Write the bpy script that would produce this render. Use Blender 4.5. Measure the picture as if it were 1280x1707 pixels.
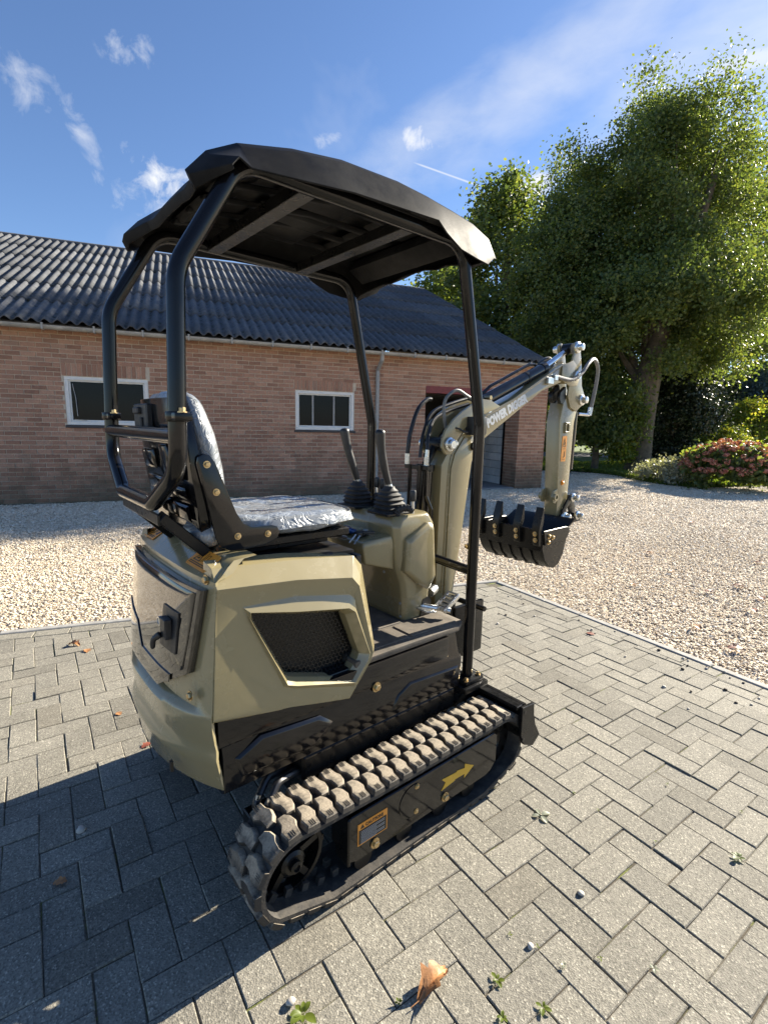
import bpy, bmesh, math, random
import numpy as np
from mathutils import Vector, Matrix, noise as mnoise

for o in list(bpy.data.objects):
    bpy.data.objects.remove(o, do_unlink=True)
S = bpy.context.scene
COL = S.collection
rng = random.Random(7)
nrng = np.random.default_rng(7)
R_ = math.radians

# ------------------------------------------------------------------ camera
CAM = Vector((1.03402, -0.96647, 1.46381))
RIGHT = Vector((0.5709707, 0.8206739, 0.0220627))
DOWN = Vector((0.1525160, -0.0796279, -0.9850879))
FWD = Vector((-0.8066792, 0.5658213, -0.1706311))
FPX = 839.6
cd = bpy.data.cameras.new('camera')
cam = bpy.data.objects.new('camera', cd)
COL.objects.link(cam)
m = Matrix.Identity(4)
for i in range(3):
    m[i][0] = RIGHT[i]; m[i][1] = -DOWN[i]; m[i][2] = -FWD[i]; m[i][3] = CAM[i]
cam.matrix_world = m
cd.sensor_fit = 'HORIZONTAL'; cd.sensor_width = 36.0
cd.lens = 36.0 * FPX / 1280.0
cd.clip_start = 0.05; cd.clip_end = 3000
S.camera = cam

# ------------------------------------------------------------------ light
SUN_EL = R_(27.0)
SUN_AZ = R_(91.6)                     # direction towards the sun, anticlockwise from +X
sun_dir = Vector((math.cos(SUN_AZ)*math.cos(SUN_EL), math.sin(SUN_AZ)*math.cos(SUN_EL), math.sin(SUN_EL)))
sd = bpy.data.lights.new('sun', 'SUN')
sd.energy = 5.0; sd.angle = R_(0.53); sd.color = (1.0, 0.915, 0.76)
sun = bpy.data.objects.new('sun', sd); COL.objects.link(sun)
sun.rotation_euler = sun_dir.to_track_quat('Z', 'Y').to_euler()

W = bpy.data.worlds.new('World'); S.world = W
W.use_nodes = True
wn = W.node_tree.nodes; wl = W.node_tree.links
for n_ in list(wn): wn.remove(n_)
wout = wn.new('ShaderNodeOutputWorld'); wbg = wn.new('ShaderNodeBackground')
sky = wn.new('ShaderNodeTexSky'); sky.sky_type = 'NISHITA'; sky.sun_disc = False
sky.sun_elevation = SUN_EL; sky.sun_rotation = math.pi/2 - SUN_AZ
sky.altitude = 0; sky.air_density = 1.0; sky.dust_density = 0.25; sky.ozone_density = 3.0
wbg.inputs['Strength'].default_value = 0.056
S.view_settings.view_transform = 'Standard'
S.view_settings.look = 'None'
S.view_settings.gamma = 1.0
S.view_settings.exposure = 1.70
S.view_settings.use_curve_mapping = False
try:
    S.cycles.max_bounces = 8; S.cycles.transparent_max_bounces = 8
    S.cycles.glossy_bounces = 4; S.cycles.caustics_reflective = False; S.cycles.caustics_refractive = False
except Exception: pass

def wmath(op, a, b=None, clamp=False):
    n = wn.new('ShaderNodeMath'); n.operation = op; n.use_clamp = clamp
    for i, v in enumerate((a, b)):
        if v is None: continue
        if isinstance(v, (int, float)): n.inputs[i].default_value = v
        else: wl.new(v, n.inputs[i])
    return n.outputs[0]
wtc = wn.new('ShaderNodeTexCoord')
wdir = wtc.outputs['Generated']
def wdot(v):
    n = wn.new('ShaderNodeVectorMath'); n.operation = 'DOT_PRODUCT'
    wl.new(wdir, n.inputs[0]); n.inputs[1].default_value = v
    return n.outputs['Value']
def wnoise(scale, detail, rough, dist=0.0, stretch=None):
    n = wn.new('ShaderNodeTexNoise')
    n.inputs['Scale'].default_value = scale; n.inputs['Detail'].default_value = detail
    n.inputs['Roughness'].default_value = rough; n.inputs['Distortion'].default_value = dist
    if stretch:
        mp = wn.new('ShaderNodeMapping'); mp.inputs['Scale'].default_value = stretch[0]; mp.inputs['Rotation'].default_value = stretch[1]
        wl.new(wdir, mp.inputs['Vector']); wl.new(mp.outputs[0], n.inputs['Vector'])
    else: wl.new(wdir, n.inputs['Vector'])
    return n.outputs['Fac']
fine = wnoise(22, 7, 0.62, 0.4)
wisp = wnoise(5, 6, 0.55, 0.25, ((1.0, 2.2, 4.0), (0.3, 0.5, 0.6)))
def puff(d, tx, sx, sy, thr, gain, tex, amount=1.0):
    """a cloud around sky direction d, long axis towards sky direction tx"""
    d = Vector(d).normalized(); u = (Vector(tx) - Vector(tx).dot(d)*d).normalized(); v = d.cross(u)
    c = wdot(d); a = wmath('DIVIDE', wdot(u), sx); b = wmath('DIVIDE', wdot(v), sy)
    r2 = wmath('ADD', wmath('MULTIPLY', a, a), wmath('MULTIPLY', b, b))
    g = wmath('SUBTRACT', 1.0, r2)
    front = wmath('GREATER_THAN', c, 0.2)
    g = wmath('MULTIPLY', wmath('MAXIMUM', g, 0.0), front)
    val = wmath('ADD', tex, wmath('MULTIPLY', g, 0.30))
    f = wmath('MULTIPLY', wmath('SUBTRACT', val, thr), gain, True)
    return wmath('MULTIPLY', wmath('MULTIPLY', f, wmath('POWER', g, 0.5)), amount)
clouds = [
    puff((-0.908, 0.201, 0.368), (-0.86, 0.30, 0.33), 0.080, 0.046, 0.62, 4.5, fine, 0.95),
    puff((-0.905, 0.165, 0.338), (-0.86, 0.30, 0.33), 0.085, 0.05, 0.70, 4.0, fine, 0.5),
    puff((-0.705, 0.548, 0.449), (-0.66, 0.60, 0.445), 0.050, 0.024, 0.62, 5.0, fine, 0.95),
    puff((-0.852, 0.154, 0.500), (-0.84, 0.20, 0.50), 0.045, 0.030, 0.66, 4.0, fine, 0.65),
    puff((-0.898, 0.020, 0.445), (-0.90, 0.10, 0.423), 0.10, 0.055, 0.70, 3.5, fine, 0.45),
    puff((-0.905, 0.095, 0.405), (-0.90, 0.12, 0.36), 0.07, 0.022, 0.66, 3.5, fine, 0.5),
    puff((-0.606, 0.695, 0.388), (-0.55, 0.74, 0.38), 0.075, 0.03, 0.55, 4.5, fine, 1.0),
    puff((-0.78, 0.42, 0.44), (-0.74, 0.50, 0.44), 0.05, 0.02, 0.66, 4.0, fine, 0.6),
    puff((-0.56, 0.66, 0.50), (-0.36, 0.75, 0.55), 0.46, 0.075, 0.46, 2.0, wisp, 0.42),
    puff((-0.30, 0.80, 0.52), (-0.10, 0.82, 0.56), 0.36, 0.13, 0.42, 1.9, wisp, 0.5),
    puff((-0.35, 0.80, 0.476), (-0.26, 0.84, 0.474), 0.11, 0.016, 0.50, 3.5, wisp, 0.7),
]
# the vapour trail: a thin straight streak on the sky
ta, tb = Vector((-0.726, 0.541, 0.425)).normalized(), Vector((-0.655, 0.648, 0.388)).normalized()
tm = (ta + tb).normalized(); tu = (tb - ta).normalized(); tv = tm.cross(tu)
half = (tb - ta).length/2
across = wmath('ABSOLUTE', wdot(tv)); along = wmath('ABSOLUTE', wdot(tu))
trail = wmath('MULTIPLY', wmath('SUBTRACT', 1.0, wmath('DIVIDE', across, 0.0022), True),
              wmath('MULTIPLY', wmath('SUBTRACT', half, along), 40.0, True))
trail = wmath('MULTIPLY', wmath('MULTIPLY', trail, wmath('GREATER_THAN', wdot(tm), 0.5)), 0.7)
clouds.append(trail)
# thin high cloud everywhere so that the sky goes on outside the frame
haze_n = wnoise(2.2, 5, 0.6, 0.8)
clouds.append(wmath('MULTIPLY', wmath('SUBTRACT', haze_n, 0.58), 0.9, True))
tot = clouds[0]
for c_ in clouds[1:]: tot = wmath('MAXIMUM', tot, c_)
wmix = wn.new('ShaderNodeMix'); wmix.data_type = 'RGBA'
tint = wn.new('ShaderNodeMix'); tint.data_type = 'RGBA'; tint.blend_type = 'MULTIPLY'; tint.inputs[0].default_value = 1.0
wl.new(sky.outputs[0], tint.inputs[6]); tint.inputs[7].default_value = (0.82, 0.89, 1.03, 1)
wl.new(tot, wmix.inputs[0]); wl.new(tint.outputs[2], wmix.inputs[6]); wmix.inputs[7].default_value = (5.6, 5.7, 5.9, 1)
wl.new(wmix.outputs[2], wbg.inputs['Color']); wl.new(wbg.outputs[0], wout.inputs['Surface'])

# ------------------------------------------------------------------ materials
MATS = {}
def nodes(name):
    m = bpy.data.materials.new(name); m.use_nodes = True
    nt = m.node_tree
    for n in list(nt.nodes): nt.nodes.remove(n)
    out = nt.nodes.new('ShaderNodeOutputMaterial'); b = nt.nodes.new('ShaderNodeBsdfPrincipled')
    nt.links.new(b.outputs[0], out.inputs[0])
    return m, nt, b, out
class NT:
    def __init__(s, nt): s.nt = nt; s.tc = nt.nodes.new('ShaderNodeTexCoord')
    def new(s, t): return s.nt.nodes.new(t)
    def link(s, a, b): s.nt.links.new(a, b)
    def noise(s, scale, detail=4, rough=0.55, dist=0.0, vec=None, stretch=None):
        n = s.new('ShaderNodeTexNoise'); n.inputs['Scale'].default_value = scale; n.inputs['Detail'].default_value = detail
        n.inputs['Roughness'].default_value = rough; n.inputs['Distortion'].default_value = dist
        v = vec or s.tc.outputs['Object']
        if stretch:
            mp = s.new('ShaderNodeMapping'); mp.inputs['Scale'].default_value = stretch; s.link(v, mp.inputs[0]); v = mp.outputs[0]
        s.link(v, n.inputs['Vector']); return n.outputs['Fac']
    def voro(s, scale, feature='F1', vec=None, out='Distance'):
        n = s.new('ShaderNodeTexVoronoi'); n.inputs['Scale'].default_value = scale; n.feature = feature
        s.link(vec or s.tc.outputs['Object'], n.inputs['Vector']); return n.outputs[out]
    def ramp(s, fac, stops):
        n = s.new('ShaderNodeValToRGB'); e = n.color_ramp.elements
        while len(e) < len(stops): e.new(0.5)
        for i, (p, c) in enumerate(stops):
            e[i].position = p; e[i].color = (c[0], c[1], c[2], 1) if not isinstance(c, (int, float)) else (c, c, c, 1)
        s.link(fac, n.inputs[0]); return n.outputs[0]
    def mix(s, fac, a, b, blend='MIX'):
        n = s.new('ShaderNodeMix'); n.data_type = 'RGBA'; n.blend_type = blend
        for sock, v in ((n.inputs[0], fac), (n.inputs[6], a), (n.inputs[7], b)):
            if isinstance(v, (int, float)): sock.default_value = v if sock == n.inputs[0] else (v, v, v, 1)
            elif isinstance(v, tuple): sock.default_value = (v[0], v[1], v[2], 1)
            else: s.link(v, sock)
        return n.outputs[2]
    def math(s, op, a, b=None, clamp=False):
        n = s.new('ShaderNodeMath'); n.operation = op; n.use_clamp = clamp
        for i, v in enumerate((a, b)):
            if v is None: continue
            if isinstance(v, (int, float)): n.inputs[i].default_value = v
            else: s.link(v, n.inputs[i])
        return n.outputs[0]
    def bump(s, h, strength=0.3, dist=0.01):
        n = s.new('ShaderNodeBump'); n.inputs['Strength'].default_value = strength; n.inputs['Distance'].default_value = dist
        s.link(h, n.inputs['Height']); return n.outputs[0]
    def rnd(s):
        """a random value per piece: per object, per instance and per island of a joined mesh"""
        a = s.new('ShaderNodeObjectInfo').outputs['Random']; b = s.new('ShaderNodeNewGeometry').outputs['Random Per Island']
        return s.math('FRACT', s.math('ADD', a, b))
    def sep(s, v):
        n = s.new('ShaderNodeSeparateXYZ'); s.link(v, n.inputs[0]); return n.outputs
def simple(name, base, rough=0.5, metal=0.0, var=0.12, scale=12, bump=0.0, bscale=120, coat=0.0, rvar=0.08, dust=None, dscale=6, damt=0.3, spec=0.5):
    m, nt, b, out = nodes(name); t = NT(nt)
    f = t.noise(scale, 5, 0.6)
    lo = tuple(max(0, c*(1-var)) for c in base); hi = tuple(min(1, c*(1+var)) for c in base)
    col = t.ramp(f, [(0.3, lo), (0.7, hi)])
    rough_s = t.ramp(t.noise(scale*2.3, 4, 0.6), [(0.3, max(0.02, rough-rvar)), (0.7, min(1, rough+rvar))])
    if dust:
        d = t.math('MULTIPLY', t.math('SUBTRACT', t.noise(dscale, 8, 0.7), 0.45), 4.0*damt, True)
        col = t.mix(d, col, dust); rough_s = t.mix(d, rough_s, 0.85)
    nt.links.new(col, b.inputs['Base Color']); nt.links.new(rough_s, b.inputs['Roughness'])
    b.inputs['Metallic'].default_value = metal
    b.inputs['Specular IOR Level'].default_value = spec
    if coat: b.inputs['Coat Weight'].default_value = coat; b.inputs['Coat Roughness'].default_value = 0.04
    if bump: nt.links.new(t.bump(t.noise(bscale, 4, 0.6), bump, 0.004), b.inputs['Normal'])
    MATS[name] = m; return m

olive = simple('olive_paint', (0.270, 0.226, 0.120), 0.24, 0, 0.05, 5, 0.02, 60, coat=0.6, rvar=0.05, dust=(0.30, 0.27, 0.19), dscale=9, damt=0.06)
blackp = simple('black_gloss_paint', (0.005, 0.005, 0.006), 0.12, 0, 0.2, 6, 0.012, 45, coat=0.15, rvar=0.05, dust=(0.12, 0.10, 0.08), dscale=14, damt=0.04, spec=0.4)
hatchm = simple('black_hatch_gloss', (0.006, 0.006, 0.006), 0.05, 0, 0.2, 6, 0.006, 12, coat=1.0, rvar=0.02)
blackt = simple('black_tube_paint', (0.006, 0.006, 0.007), 0.14, 0, 0.2, 8, 0.01, 60, coat=0.0, rvar=0.05, spec=0.32)
blackd = simple('black_frame_paint', (0.007, 0.007, 0.007), 0.30, 0, 0.2, 9, 0.03, 90, rvar=0.1, dust=(0.08, 0.07, 0.06), dscale=20, damt=0.07, spec=0.3)
plasticb = simple('black_plastic', (0.018, 0.018, 0.019), 0.42, 0, 0.2, 20, 0.08, 300, rvar=0.1, dust=(0.10, 0.10, 0.10), dscale=10, damt=0.15)
roofp = simple('canopy_plastic', (0.012, 0.012, 0.013), 0.50, 0, 0.2, 6, 0.05, 260, rvar=0.08, dust=(0.10, 0.10, 0.10), dscale=5, damt=0.16, spec=0.07)
rubber = simple('dark_rubber', (0.016, 0.016, 0.017), 0.62, 0, 0.25, 30, 0.15, 220, dust=(0.10, 0.09, 0.075), dscale=16, damt=0.2)
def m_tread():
    """dark rubber with pale dust; sunlit look of upward faces put into the colour"""
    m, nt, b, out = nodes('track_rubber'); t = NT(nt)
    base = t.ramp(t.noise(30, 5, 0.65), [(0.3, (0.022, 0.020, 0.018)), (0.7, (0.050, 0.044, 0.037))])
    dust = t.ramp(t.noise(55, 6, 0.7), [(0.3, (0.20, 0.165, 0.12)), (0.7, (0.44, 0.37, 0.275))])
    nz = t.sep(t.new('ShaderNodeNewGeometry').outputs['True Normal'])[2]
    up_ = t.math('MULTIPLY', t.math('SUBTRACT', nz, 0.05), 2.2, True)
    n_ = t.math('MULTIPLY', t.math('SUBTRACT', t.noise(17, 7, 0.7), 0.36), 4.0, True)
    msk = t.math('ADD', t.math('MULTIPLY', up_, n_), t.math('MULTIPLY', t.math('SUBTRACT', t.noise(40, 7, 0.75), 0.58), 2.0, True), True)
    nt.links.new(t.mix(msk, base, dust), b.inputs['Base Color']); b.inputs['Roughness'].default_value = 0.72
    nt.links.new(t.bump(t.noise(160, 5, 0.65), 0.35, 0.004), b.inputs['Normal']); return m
beltm = simple('track_belt_rubber', (0.032, 0.029, 0.026), 0.8, 0, 0.35, 26, 0.3, 160, dust=(0.17, 0.145, 0.11), dscale=22, damt=0.4)
chrome = simple('chrome_rod', (0.62, 0.63, 0.65), 0.12, 1.0, 0.05, 20)
zinc = simple('zinc_plated_steel', (0.62, 0.63, 0.62), 0.30, 1.0, 0.12, 40, 0.1, 200)
gold = simple('yellow_zinc_bolt', (0.50, 0.38, 0.21), 0.32, 1.0, 0.15, 60, 0.1, 200)
orange = simple('orange_sticker', (0.80, 0.31, 0.04), 0.35, 0, 0.05, 20)
inkm = simple('sticker_ink', (0.012, 0.011, 0.010), 0.4)
whitep = simple('white_print', (0.72, 0.72, 0.70), 0.4, 0, 0.03)
yellowp = simple('yellow_sticker', (0.72, 0.42, 0.035), 0.35, 0, 0.05)
hosem = simple('hose_rubber', (0.014, 0.014, 0.015), 0.38, 0, 0.2, 60, 0.1, 400)
hoseg = simple('grey_hose_sleeve', (0.16, 0.16, 0.155), 0.45, 0, 0.2, 60, 0.2, 500)
matm = simple('dusty_floor_mat', (0.10, 0.085, 0.068), 0.7, 0, 0.35, 14, 0.25, 200, dust=(0.24, 0.19, 0.14), dscale=9, damt=0.45)
bluep = simple('blue_plastic', (0.015, 0.075, 0.26), 0.22, 0, 0.05, coat=0.3)
galv = simple('galvanised_grey', (0.30, 0.30, 0.29), 0.5, 0.2, 0.15, 15)
guttm = simple('weathered_gutter', (0.36, 0.345, 0.31), 0.6, 0, 0.25, 7, 0.1, 60)
framew = simple('white_window_paint', (0.74, 0.73, 0.69), 0.4, 0, 0.05, 10)
sillm = simple('dark_sill_tile', (0.035, 0.035, 0.04), 0.45, 0, 0.2, 15)
redl = simple('red_brown_lintel', (0.19, 0.035, 0.035), 0.55, 0, 0.2, 9)
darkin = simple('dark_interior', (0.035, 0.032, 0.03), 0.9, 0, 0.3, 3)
concm = simple('barn_floor_concrete', (0.26, 0.25, 0.24), 0.8, 0, 0.2, 5, 0.2, 60)
kerbm = simple('concrete_edging', (0.29, 0.28, 0.26), 0.85, 0, 0.22, 14, 0.3, 150)
leafb = simple('dry_leaf', (0.36, 0.17, 0.065), 0.6, 0, 0.35, 40, 0.3, 160)
leafr = simple('red_dry_leaf', (0.20, 0.055, 0.03), 0.6, 0, 0.3, 40)
pebm = simple('pale_pebble', (0.50, 0.45, 0.38), 0.7, 0, 0.3, 30)
debm = simple('dark_seed_pod', (0.045, 0.032, 0.022), 0.8, 0, 0.3, 30)

def m_glass():
    m, nt, b, out = nodes('window_glass'); t = NT(nt)
    b.inputs['Base Color'].default_value = (0.004, 0.005, 0.008, 1); b.inputs['Roughness'].default_value = 0.02; b.inputs['IOR'].default_value = 1.30
    nt.links.new(t.bump(t.noise(1.3, 2, 0.5), 0.02, 0.02), b.inputs['Normal']); return m
glass = m_glass()

def m_wrap():
    """clear protective film, wrinkled, over black vinyl"""
    m, nt, b, out = nodes('wrinkled_clear_film'); t = NT(nt)
    d = t.noise(5, 3, 0.5, 0.0); mp = t.new('ShaderNodeVectorMath'); mp.operation = 'ADD'
    sc = t.new('ShaderNodeVectorMath'); sc.operation = 'SCALE'
    cmb = t.new('ShaderNodeCombineXYZ'); nt.links.new(d, cmb.inputs[0]); nt.links.new(t.noise(4, 3), cmb.inputs[1]); nt.links.new(t.noise(6, 2), cmb.inputs[2])
    nt.links.new(cmb.outputs[0], sc.inputs[0]); sc.inputs['Scale'].default_value = 0.5
    nt.links.new(t.tc.outputs['Object'], mp.inputs[0]); nt.links.new(sc.outputs[0], mp.inputs[1])
    v = t.voro(11, 'DISTANCE_TO_EDGE', mp.outputs[0]); v2 = t.voro(27, 'DISTANCE_TO_EDGE', mp.outputs[0])
    w = t.math('ADD', t.math('MULTIPLY', t.math('MULTIPLY', v, 7.0, True), 0.6), t.math('MULTIPLY', t.math('MULTIPLY', v2, 10.0, True), 0.4))
    f = t.ramp(w, [(0.0, 0.85), (0.35, 0.50), (1.0, 0.36)])
    col = t.mix(f, (0.025, 0.025, 0.028), (0.50, 0.54, 0.58))
    nt.links.new(col, b.inputs['Base Color']); b.inputs['Roughness'].default_value = 0.30
    b.inputs['Coat Weight'].default_value = 0.6; b.inputs['Coat Roughness'].default_value = 0.14
    nt.links.new(t.bump(w, 0.4, 0.010), b.inputs['Normal']); return m
wrap = m_wrap()

def m_paver():
    m, nt, b, out = nodes('concrete_paver'); t = NT(nt)
    pos = t.new('ShaderNodeNewGeometry').outputs['Position']
    r = t.rnd()
    base = t.ramp(r, [(0.0, (0.165, 0.151, 0.120)), (0.2, (0.205, 0.190, 0.155)), (0.6, (0.225, 0.208, 0.168)), (0.9, (0.245, 0.227, 0.185)), (1.0, (0.190, 0.172, 0.135))])
    agg = t.voro(230, 'F1', pos, 'Color'); ag = t.sep(agg)[0]
    g = t.ramp(ag, [(0.0, 0.55), (0.30, 0.84), (0.75, 1.05), (0.92, 1.22), (1.0, 1.9)])
    col = t.mix(1.0, base, g, 'MULTIPLY')
    blot = t.ramp(t.noise(3.2, 6, 0.65, 0.3, pos), [(0.3, 0.84), (0.62, 1.06)])
    col = t.mix(1.0, col, blot, 'MULTIPLY')
    spots = t.math('GREATER_THAN', t.noise(34, 3, 0.6, 0.2, pos), 0.74)
    col = t.mix(t.math('MULTIPLY', spots, 0.5), col, (0.09, 0.085, 0.07))
    nt.links.new(col, b.inputs['Base Color']); b.inputs['Roughness'].default_value = 0.86
    h = t.math('ADD', t.math('MULTIPLY', t.noise(420, 3, 0.6, 0, pos), 0.5), t.math('MULTIPLY', t.voro(230, 'F1', pos), 0.8))
    nt.links.new(t.bump(h, 0.38, 0.004), b.inputs['Normal']); return m
paverm = m_paver()

def m_bed():
    m, nt, b, out = nodes('joint_sand_and_moss'); t = NT(nt)
    pos = t.new('ShaderNodeNewGeometry').outputs['Position']
    dirt = t.ramp(t.noise(60, 5, 0.6, 0, pos), [(0.3, (0.06, 0.05, 0.036)), (0.7, (0.14, 0.118, 0.085))])
    moss = t.ramp(t.noise(150, 4, 0.6, 0, pos), [(0.3, (0.07, 0.085, 0.018)), (0.7, (0.22, 0.24, 0.06))])
    s = t.sep(pos)
    bias = t.math('MULTIPLY', t.math('SUBTRACT', -1.2, s[0]), 0.08, True)      # mossier towards the gravel side, away from the wheels
    msk = t.math('MULTIPLY', t.math('SUBTRACT', t.math('ADD', t.noise(5.5, 6, 0.7, 0.4, pos), bias), 0.525), 10.0, True)
    nt.links.new(t.mix(msk, dirt, moss), b.inputs['Base Color']); b.inputs['Roughness'].default_value = 0.95
    nt.links.new(t.bump(t.noise(260, 4, 0.7, 0, pos), 0.8, 0.006), b.inputs['Normal']); return m
bedm = m_bed()

def m_gravelbase():
    m, nt, b, out = nodes('gravel_ground'); t = NT(nt)
    pos = t.new('ShaderNodeNewGeometry').outputs['Position']
    c = t.voro(48, 'F1', pos, 'Color'); k = t.sep(c)[0]
    col = t.ramp(k, [(0.0, (0.26, 0.205, 0.14)), (0.3, (0.44, 0.36, 0.26)), (0.7, (0.56, 0.48, 0.37)), (1.0, (0.68, 0.62, 0.52))])
    big = t.ramp(t.noise(0.7, 5, 0.6, 0, pos), [(0.3, 0.82), (0.7, 1.08)])
    col = t.mix(1.0, col, big, 'MULTIPLY')
    nt.links.new(col, b.inputs['Base Color']); b.inputs['Roughness'].default_value = 0.9
    nt.links.new(t.bump(t.voro(48, 'F1', pos), 0.9, 0.02), b.inputs['Normal']); return m
gravb = m_gravelbase()
def m_pebble():
    m, nt, b, out = nodes('gravel_pebble'); t = NT(nt)
    r = t.new('ShaderNodeObjectInfo').outputs['Random']
    pos = t.new('ShaderNodeNewGeometry').outputs['Position']
    col = t.ramp(r, [(0.0, (0.46, 0.36, 0.25)), (0.10, (0.62, 0.51, 0.37)), (0.5, (0.72, 0.61, 0.455)), (0.85, (0.79, 0.70, 0.55)), (1.0, (0.86, 0.80, 0.69))])
    col = t.mix(1.0, col, t.ramp(t.noise(0.8, 5, 0.65, 0, pos), [(0.3, 0.80), (0.7, 1.05)]), 'MULTIPLY')
    nt.links.new(col, b.inputs['Base Color']); b.inputs['Roughness'].default_value = 0.75; return m
pebblem = m_pebble()

def m_brick():
    m, nt, b, out = nodes('red_brick'); t = NT(nt)
    pos = t.new('ShaderNodeNewGeometry').outputs['Position']; r = t.rnd()
    col = t.ramp(r, [(0.0, (0.28, 0.148, 0.098)), (0.3, (0.345, 0.185, 0.122)), (0.65, (0.40, 0.218, 0.145)), (0.9, (0.45, 0.262, 0.178)), (1.0, (0.31, 0.190, 0.135))])
    col = t.mix(1.0, col, t.ramp(t.noise(40, 5, 0.65, 0, pos), [(0.25, 0.75), (0.75, 1.2)]), 'MULTIPLY')
    z = t.sep(pos)[2]
    alg = t.math('MULTIPLY', t.math('SUBTRACT', t.math('ADD', t.noise(1.6, 6, 0.7, 0, pos), t.math('MULTIPLY', t.math('SUBTRACT', 0.9, z), 0.38)), 0.50), 2.6, True)
    col = t.mix(t.math('MULTIPLY', alg, 0.72), col, (0.075, 0.07, 0.042))
    lime = t.math('MULTIPLY', t.math('SUBTRACT', t.math('ADD', t.noise(1.1, 6, 0.7, 0, pos), t.math('MULTIPLY', t.math('SUBTRACT', z, 2.5), 0.4)), 0.56), 2.0, True)
    col = t.mix(t.math('MULTIPLY', lime, 0.4), col, (0.34, 0.24, 0.18))
    nt.links.new(col, b.inputs['Base Color']); b.inputs['Roughness'].default_value = 0.88
    nt.links.new(t.bump(t.noise(160, 4, 0.65, 0, pos), 0.4, 0.005), b.inputs['Normal']); return m
brickm = m_brick()
def m_mortar():
    m, nt, b, out = nodes('lime_mortar'); t = NT(nt)
    pos = t.new('ShaderNodeNewGeometry').outputs['Position']
    z = t.sep(pos)[2]
    col = t.ramp(t.noise(30, 5, 0.6, 0, pos), [(0.3, (0.50, 0.42, 0.32)), (0.7, (0.65, 0.56, 0.44))])
    alg = t.math('MULTIPLY', t.math('SUBTRACT', t.math('ADD', t.noise(1.6, 6, 0.7, 0, pos), t.math('MULTIPLY', t.math('SUBTRACT', 0.9, z), 0.38)), 0.50), 2.6, True)
    col = t.mix(t.math('MULTIPLY', alg, 0.8), col, (0.09, 0.085, 0.05))
    nt.links.new(col, b.inputs['Base Color']); b.inputs['Roughness'].default_value = 0.95
    nt.links.new(t.bump(t.noise(200, 4, 0.6, 0, pos), 0.5, 0.005), b.inputs['Normal']); return m
mortarm = m_mortar()
def m_block():
    m, nt, b, out = nodes('white_wall_block'); t = NT(nt)
    pos = t.new('ShaderNodeNewGeometry').outputs['Position']
    col = t.mix(1.0, t.ramp(t.rnd(), [(0, (0.52, 0.52, 0.50)), (1, (0.66, 0.66, 0.64))]), t.ramp(t.noise(8, 5, 0.6, 0, pos), [(0.3, 0.85), (0.7, 1.05)]), 'MULTIPLY')
    nt.links.new(col, b.inputs['Base Color']); b.inputs['Roughness'].default_value = 0.85; return m
blockm = m_block()
def m_roof():
    m, nt, b, out = nodes('fibre_cement_sheet'); t = NT(nt)
    pos = t.new('ShaderNodeNewGeometry').outputs['Position']; r = t.rnd()
    col = t.ramp(r, [(0.0, (0.060, 0.063, 0.070)), (0.5, (0.078, 0.082, 0.09)), (1.0, (0.105, 0.108, 0.115))])
    col = t.mix(1.0, col, t.ramp(t.noise(9, 6, 0.7, 0, pos), [(0.25, 0.55), (0.75, 1.5)]), 'MULTIPLY')
    lich = t.math('MULTIPLY', t.math('SUBTRACT', t.noise(13, 7, 0.75, 0.5, pos), 0.60), 9.0, True)
    s = t.sep(pos)
    lb = t.math('MULTIPLY', t.math('ADD', t.math('MULTIPLY', s[1], -0.10), 0.10), 1.0, True)
    col = t.mix(t.math('MULTIPLY', lich, t.math('ADD', 0.16, lb)), col, (0.34, 0.33, 0.30))
    moss = t.math('MULTIPLY', t.math('SUBTRACT', t.noise(7, 7, 0.75, 0.3, pos), 0.49), 8.0, True)
    # moss gathers in the channels of the sheet
    ch = t.new('ShaderNodeAttribute'); ch.attribute_name = 'channel'
    col = t.mix(t.math('MULTIPLY', moss, ch.outputs['Fac']), col, (0.022, 0.021, 0.010))
    nt.links.new(col, b.inputs['Base Color']); b.inputs['Roughness'].default_value = 0.78
    nt.links.new(t.bump(t.noise(60, 6, 0.7, 0, pos), 0.5, 0.012), b.inputs['Normal']); return m
roofm = m_roof()
def m_leaf(name, stops, trans=0.45, rough=0.45):
    m, nt, b, out = nodes(name); t = NT(nt)
    r = t.new('ShaderNodeNewGeometry').outputs['Random Per Island']
    col = t.ramp(r, stops)
    nt.links.new(col, b.inputs['Base Color']); b.inputs['Roughness'].default_value = rough
    tr = t.new('ShaderNodeBsdfTranslucent')
    tcol = t.mix(1.0, col, (1.9, 1.75, 0.75), 'MULTIPLY'); nt.links.new(tcol, tr.inputs[0])
    mx = t.new('ShaderNodeMixShader'); mx.inputs[0].default_value = trans
    nt.links.new(b.outputs[0], mx.inputs[1]); nt.links.new(tr.outputs[0], mx.inputs[2]); nt.links.new(mx.outputs[0], out.inputs[0])
    return m
leafm = m_leaf('plane_tree_leaf', [(0, (0.060, 0.096, 0.032)), (0.5, (0.092, 0.135, 0.044)), (0.85, (0.125, 0.165, 0.048)), (1.0, (0.16, 0.175, 0.045))], 0.5, 0.5)
leafdk = m_leaf('dark_evergreen_leaf', [(0, (0.012, 0.022, 0.010)), (1, (0.026, 0.042, 0.016))], 0.12)
leafyl = m_leaf('yellow_green_leaf', [(0, (0.09, 0.14, 0.02)), (0.6, (0.15, 0.20, 0.035)), (1, (0.26, 0.24, 0.05))], 0.55)
leafsv = m_leaf('silver_grey_leaf', [(0, (0.15, 0.17, 0.13)), (1, (0.34, 0.36, 0.29))], 0.3)
leafbl = m_leaf('blue_spruce_needle', [(0, (0.03, 0.06, 0.055)), (1, (0.06, 0.10, 0.095))], 0.15)
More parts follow.
